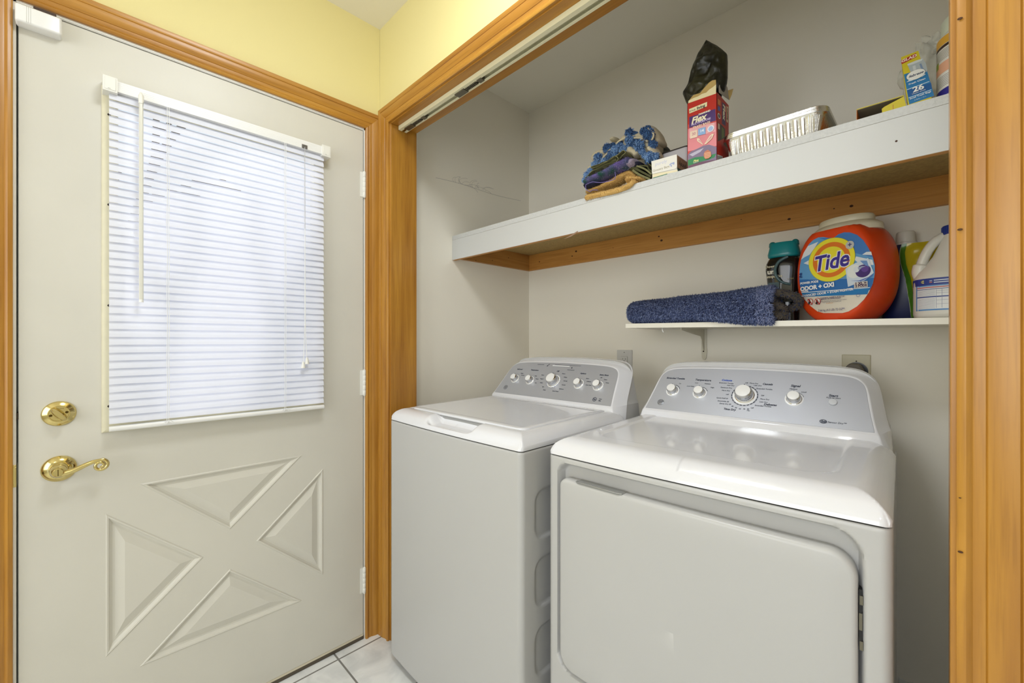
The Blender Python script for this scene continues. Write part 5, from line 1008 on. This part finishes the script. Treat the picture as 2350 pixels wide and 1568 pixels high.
ttxt('2.66 kg (4.5 LB) 72 OZ', 853, 1222, .0090, (60, 50, 110), sx=.8); ttxt('45', 1010, 1205, .0060, (90, 84, 150)); K[0] += 1; q = tp(1180, 1050); b.prism(arcband(q[0], q[1], .0042, .0050, 0, 2*PI-.01, 24), .0001, cm((60, 80, 150)), Mf @ Matrix.Translation((0, 0, .00012*K[0])))
b.build('front_label', TU, smooth=0)
# navy bottle behind the tub
nx = 1.555; NB = thing('navy_bottle', 'navy blue detergent bottle with a white cap behind the orange tub', 'bottle', (nx+.016, .872, zt(1.56)+.0005)); NVY = mat('navy_plastic', sr(24, 38, 88), .3)
b = MB(); b.loops([oval(rx, ry, z) for rx, ry, z in ((.050, .034, 0), (.053, .037, .005), (.054, .038, .16), (.053, .036, .195), (.048, .033, .212), (.032, .028, .224), (.022, .022, .228))], NVY)
b.build('bottle_body', NB); b = MB(); b.lathe([(.026, .225), (.026, .232), (.0225, .234), (.0215, .262), (.019, .266), (0, .266)], mat('cap_white', sr(224, 220, 206), .35)); b.build('cap', NB)
# pouch
GRN = mat('pouch_green', sr(76, 128, 36), .25, spec=.6); YPO = mat('pouch_yellow', sr(196, 176, 34), .22, bump=.5, bump_s=26, spec=.7)
PO = thing('yellow_pouch', 'shiny yellow and green plastic pouch between the navy bottle and the white jug', 'pouch', (1.64, .826, zt(1.62)+.0005)); Op = Vector((1.64, .826, zt(1.62)+.0005))
Ld = [(1700, 455), (1675, 560), (1690, 700), (1740, 850), (1765, 1000), (1790, 1150), (1810, 1310)]; b = MB(); HL = [oy(*z1_(x, y), .826) for x, y in Ld]
def poupt(u, v):
    t = v*(len(HL)-1); i = min(int(t), len(HL)-2); l = HL[i].lerp(HL[i+1], t-i); w = .085; x = l.x+w*u; z = max(l.z, Op.z); d = .014*math.sin(PI*u)*min(1, v*4)
    return (x-Op.x, -d+.004*noise.noise(Vector((x*50, z*50, 0))), z-Op.z)
b.grid(poupt, 20, 40, YPO); b.grid(lambda u, v: (lambda p: (p[0], .002-p[1]*.3, p[2]))(poupt(u, v)), 20, 40, YPO, flip=True); b.build('pouch_body', PO, smooth=60)
b = MB(); b.grid(lambda u, v: (lambda p: (p[0]-.006, p[1]-.001, p[2]))(poupt(u*.13, v)), 4, 40, GRN); b.grid(lambda u, v: (lambda p: (p[0]-.006, p[1]+.001, p[2]))(poupt(u*.13, v)), 4, 40, GRN, flip=True); b.tube(smoothpath([Vector((HL[i].x-Op.x-.006, -.001, max(HL[i].z, Op.z)-Op.z)) for i in range(len(HL))], 4), .0006, mat('pale_seam', sr(210, 214, 180), .4), 5); b.build('green_edge', PO, smooth=60)
# bleach jug
jc = Vector((1.675, .745, zt(1.675)+.0005)); JG = thing('white_jug', 'white plastic bleach jug with a blue cap and handle, partly behind the right casing', 'jug', tuple(jc), 0)
JW = mat('jug_white', sr(226, 224, 216), .3, sss=.1); 
b = MB(); b.loops([oval(rx, ry, z, 56, .85) for rx, ry, z in ((.074, .056, 0), (.082, .062, .004), (.084, .064, .012), (.084, .064, .090), (.083, .063, .108), (.076, .058, .124), (.062, .050, .140), (.046, .042, .165), (.036, .036, .19), (.028, .030, .212), (.024, .026, .228))], JW)
b.tube(smoothpath([(-.020, -.004, .222), (-.040, -.006, .206), (-.056, -.008, .180), (-.066, -.008, .150), (-.070, -.008, .128), (-.066, -.006, .112)]), [.010]*6+[.0115]*20+[.017]*15, JW, 16)
b.build('jug_body', JG, smooth=60)
b = MB(); BLC = mat('blue_cap', sr(36, 60, 140), .35); b.lathe([(.0285, .219), (.0290, .221), (.0290, .240), (.0275, .243), (0, .2435)], BLC, Matrix.Translation((.0, 0, 0)), 40)
for i in range(36): a = 2*PI*i/36; b.box(.0285, .0295, -.001, .001, .222, .240, BLC, Matrix.Rotation(a, 4, 'Z'))
b.build('cap', JG, smooth=30)
b = MB()
def jl(x0, x1, z0, z1, mt, k):      # wrapped on the jug's oval wall
    def fn(u, v):
        x = x0+(x1-x0)*u; c = min(1, abs(x)/.084); y = -.064*(max(0, 1-c**(2/.85)))**(.85/2); return (x*(1+.006*k), y-.0004-.00015*k, z0+(z1-z0)*v)
    b.grid(fn, 24, 1, mt)
jl(-.0835, .08, .020, .104, cm((96, 148, 206)), 0); jl(-.0835, .08, .086, .104, cm((40, 62, 148)), 1); jl(-.074, .08, .024, .083, cm((236, 238, 240)), 1); jl(-.074, .08, .079, .0815, cm((190, 90, 96)), 2); jl(-.074, .08, .054, .057, cm((60, 80, 150)), 2); jl(-.074, .08, .075, .0765, cm((60, 80, 150)), 2)
for k in range(9): jl(-.072, -.040, .026+k*.003, .0265+k*.003, cm((130, 136, 170)), 3)
for k in range(6): jl(-.072, -.040, .059+k*.0028, .0595+k*.0028, cm((130, 136, 170)), 3)
for x in (-.038, -.028, -.014): jl(x, x+.0006, .026, .074, cm((130, 136, 170)), 3)
for z in (.036, .046, .064, .070): jl(-.038, .07, z, z+.0005, cm((130, 136, 170)), 3)
jl(-.050, -.045, .092, .094, cm((226, 130, 110)), 4); jl(-.050, -.045, .096, .098, cm((200, 210, 230)), 4); jl(-.042, .02, .091, .0935, cm((220, 226, 240)), 4); jl(-.042, .02, .0965, .099, cm((220, 226, 240)), 4)
b.prism(ell(-.060, .0955, .0085, .0058, 24), .0008, cm((30, 40, 70)), FRONT(.0, -.0478, 0)); b.prism(ell(-.060, .0955, .0070, .0044, 24), .0010, cm((206, 190, 110)), FRONT(.0, -.0481, 0)); b.text('CLOROX', .0034, -.060, .0955, cm((30, 40, 70)), FRONT(0, -.0484, 0), bold=.0002, lift=.0009)
b.build('wrap_label', JG, smooth=60)
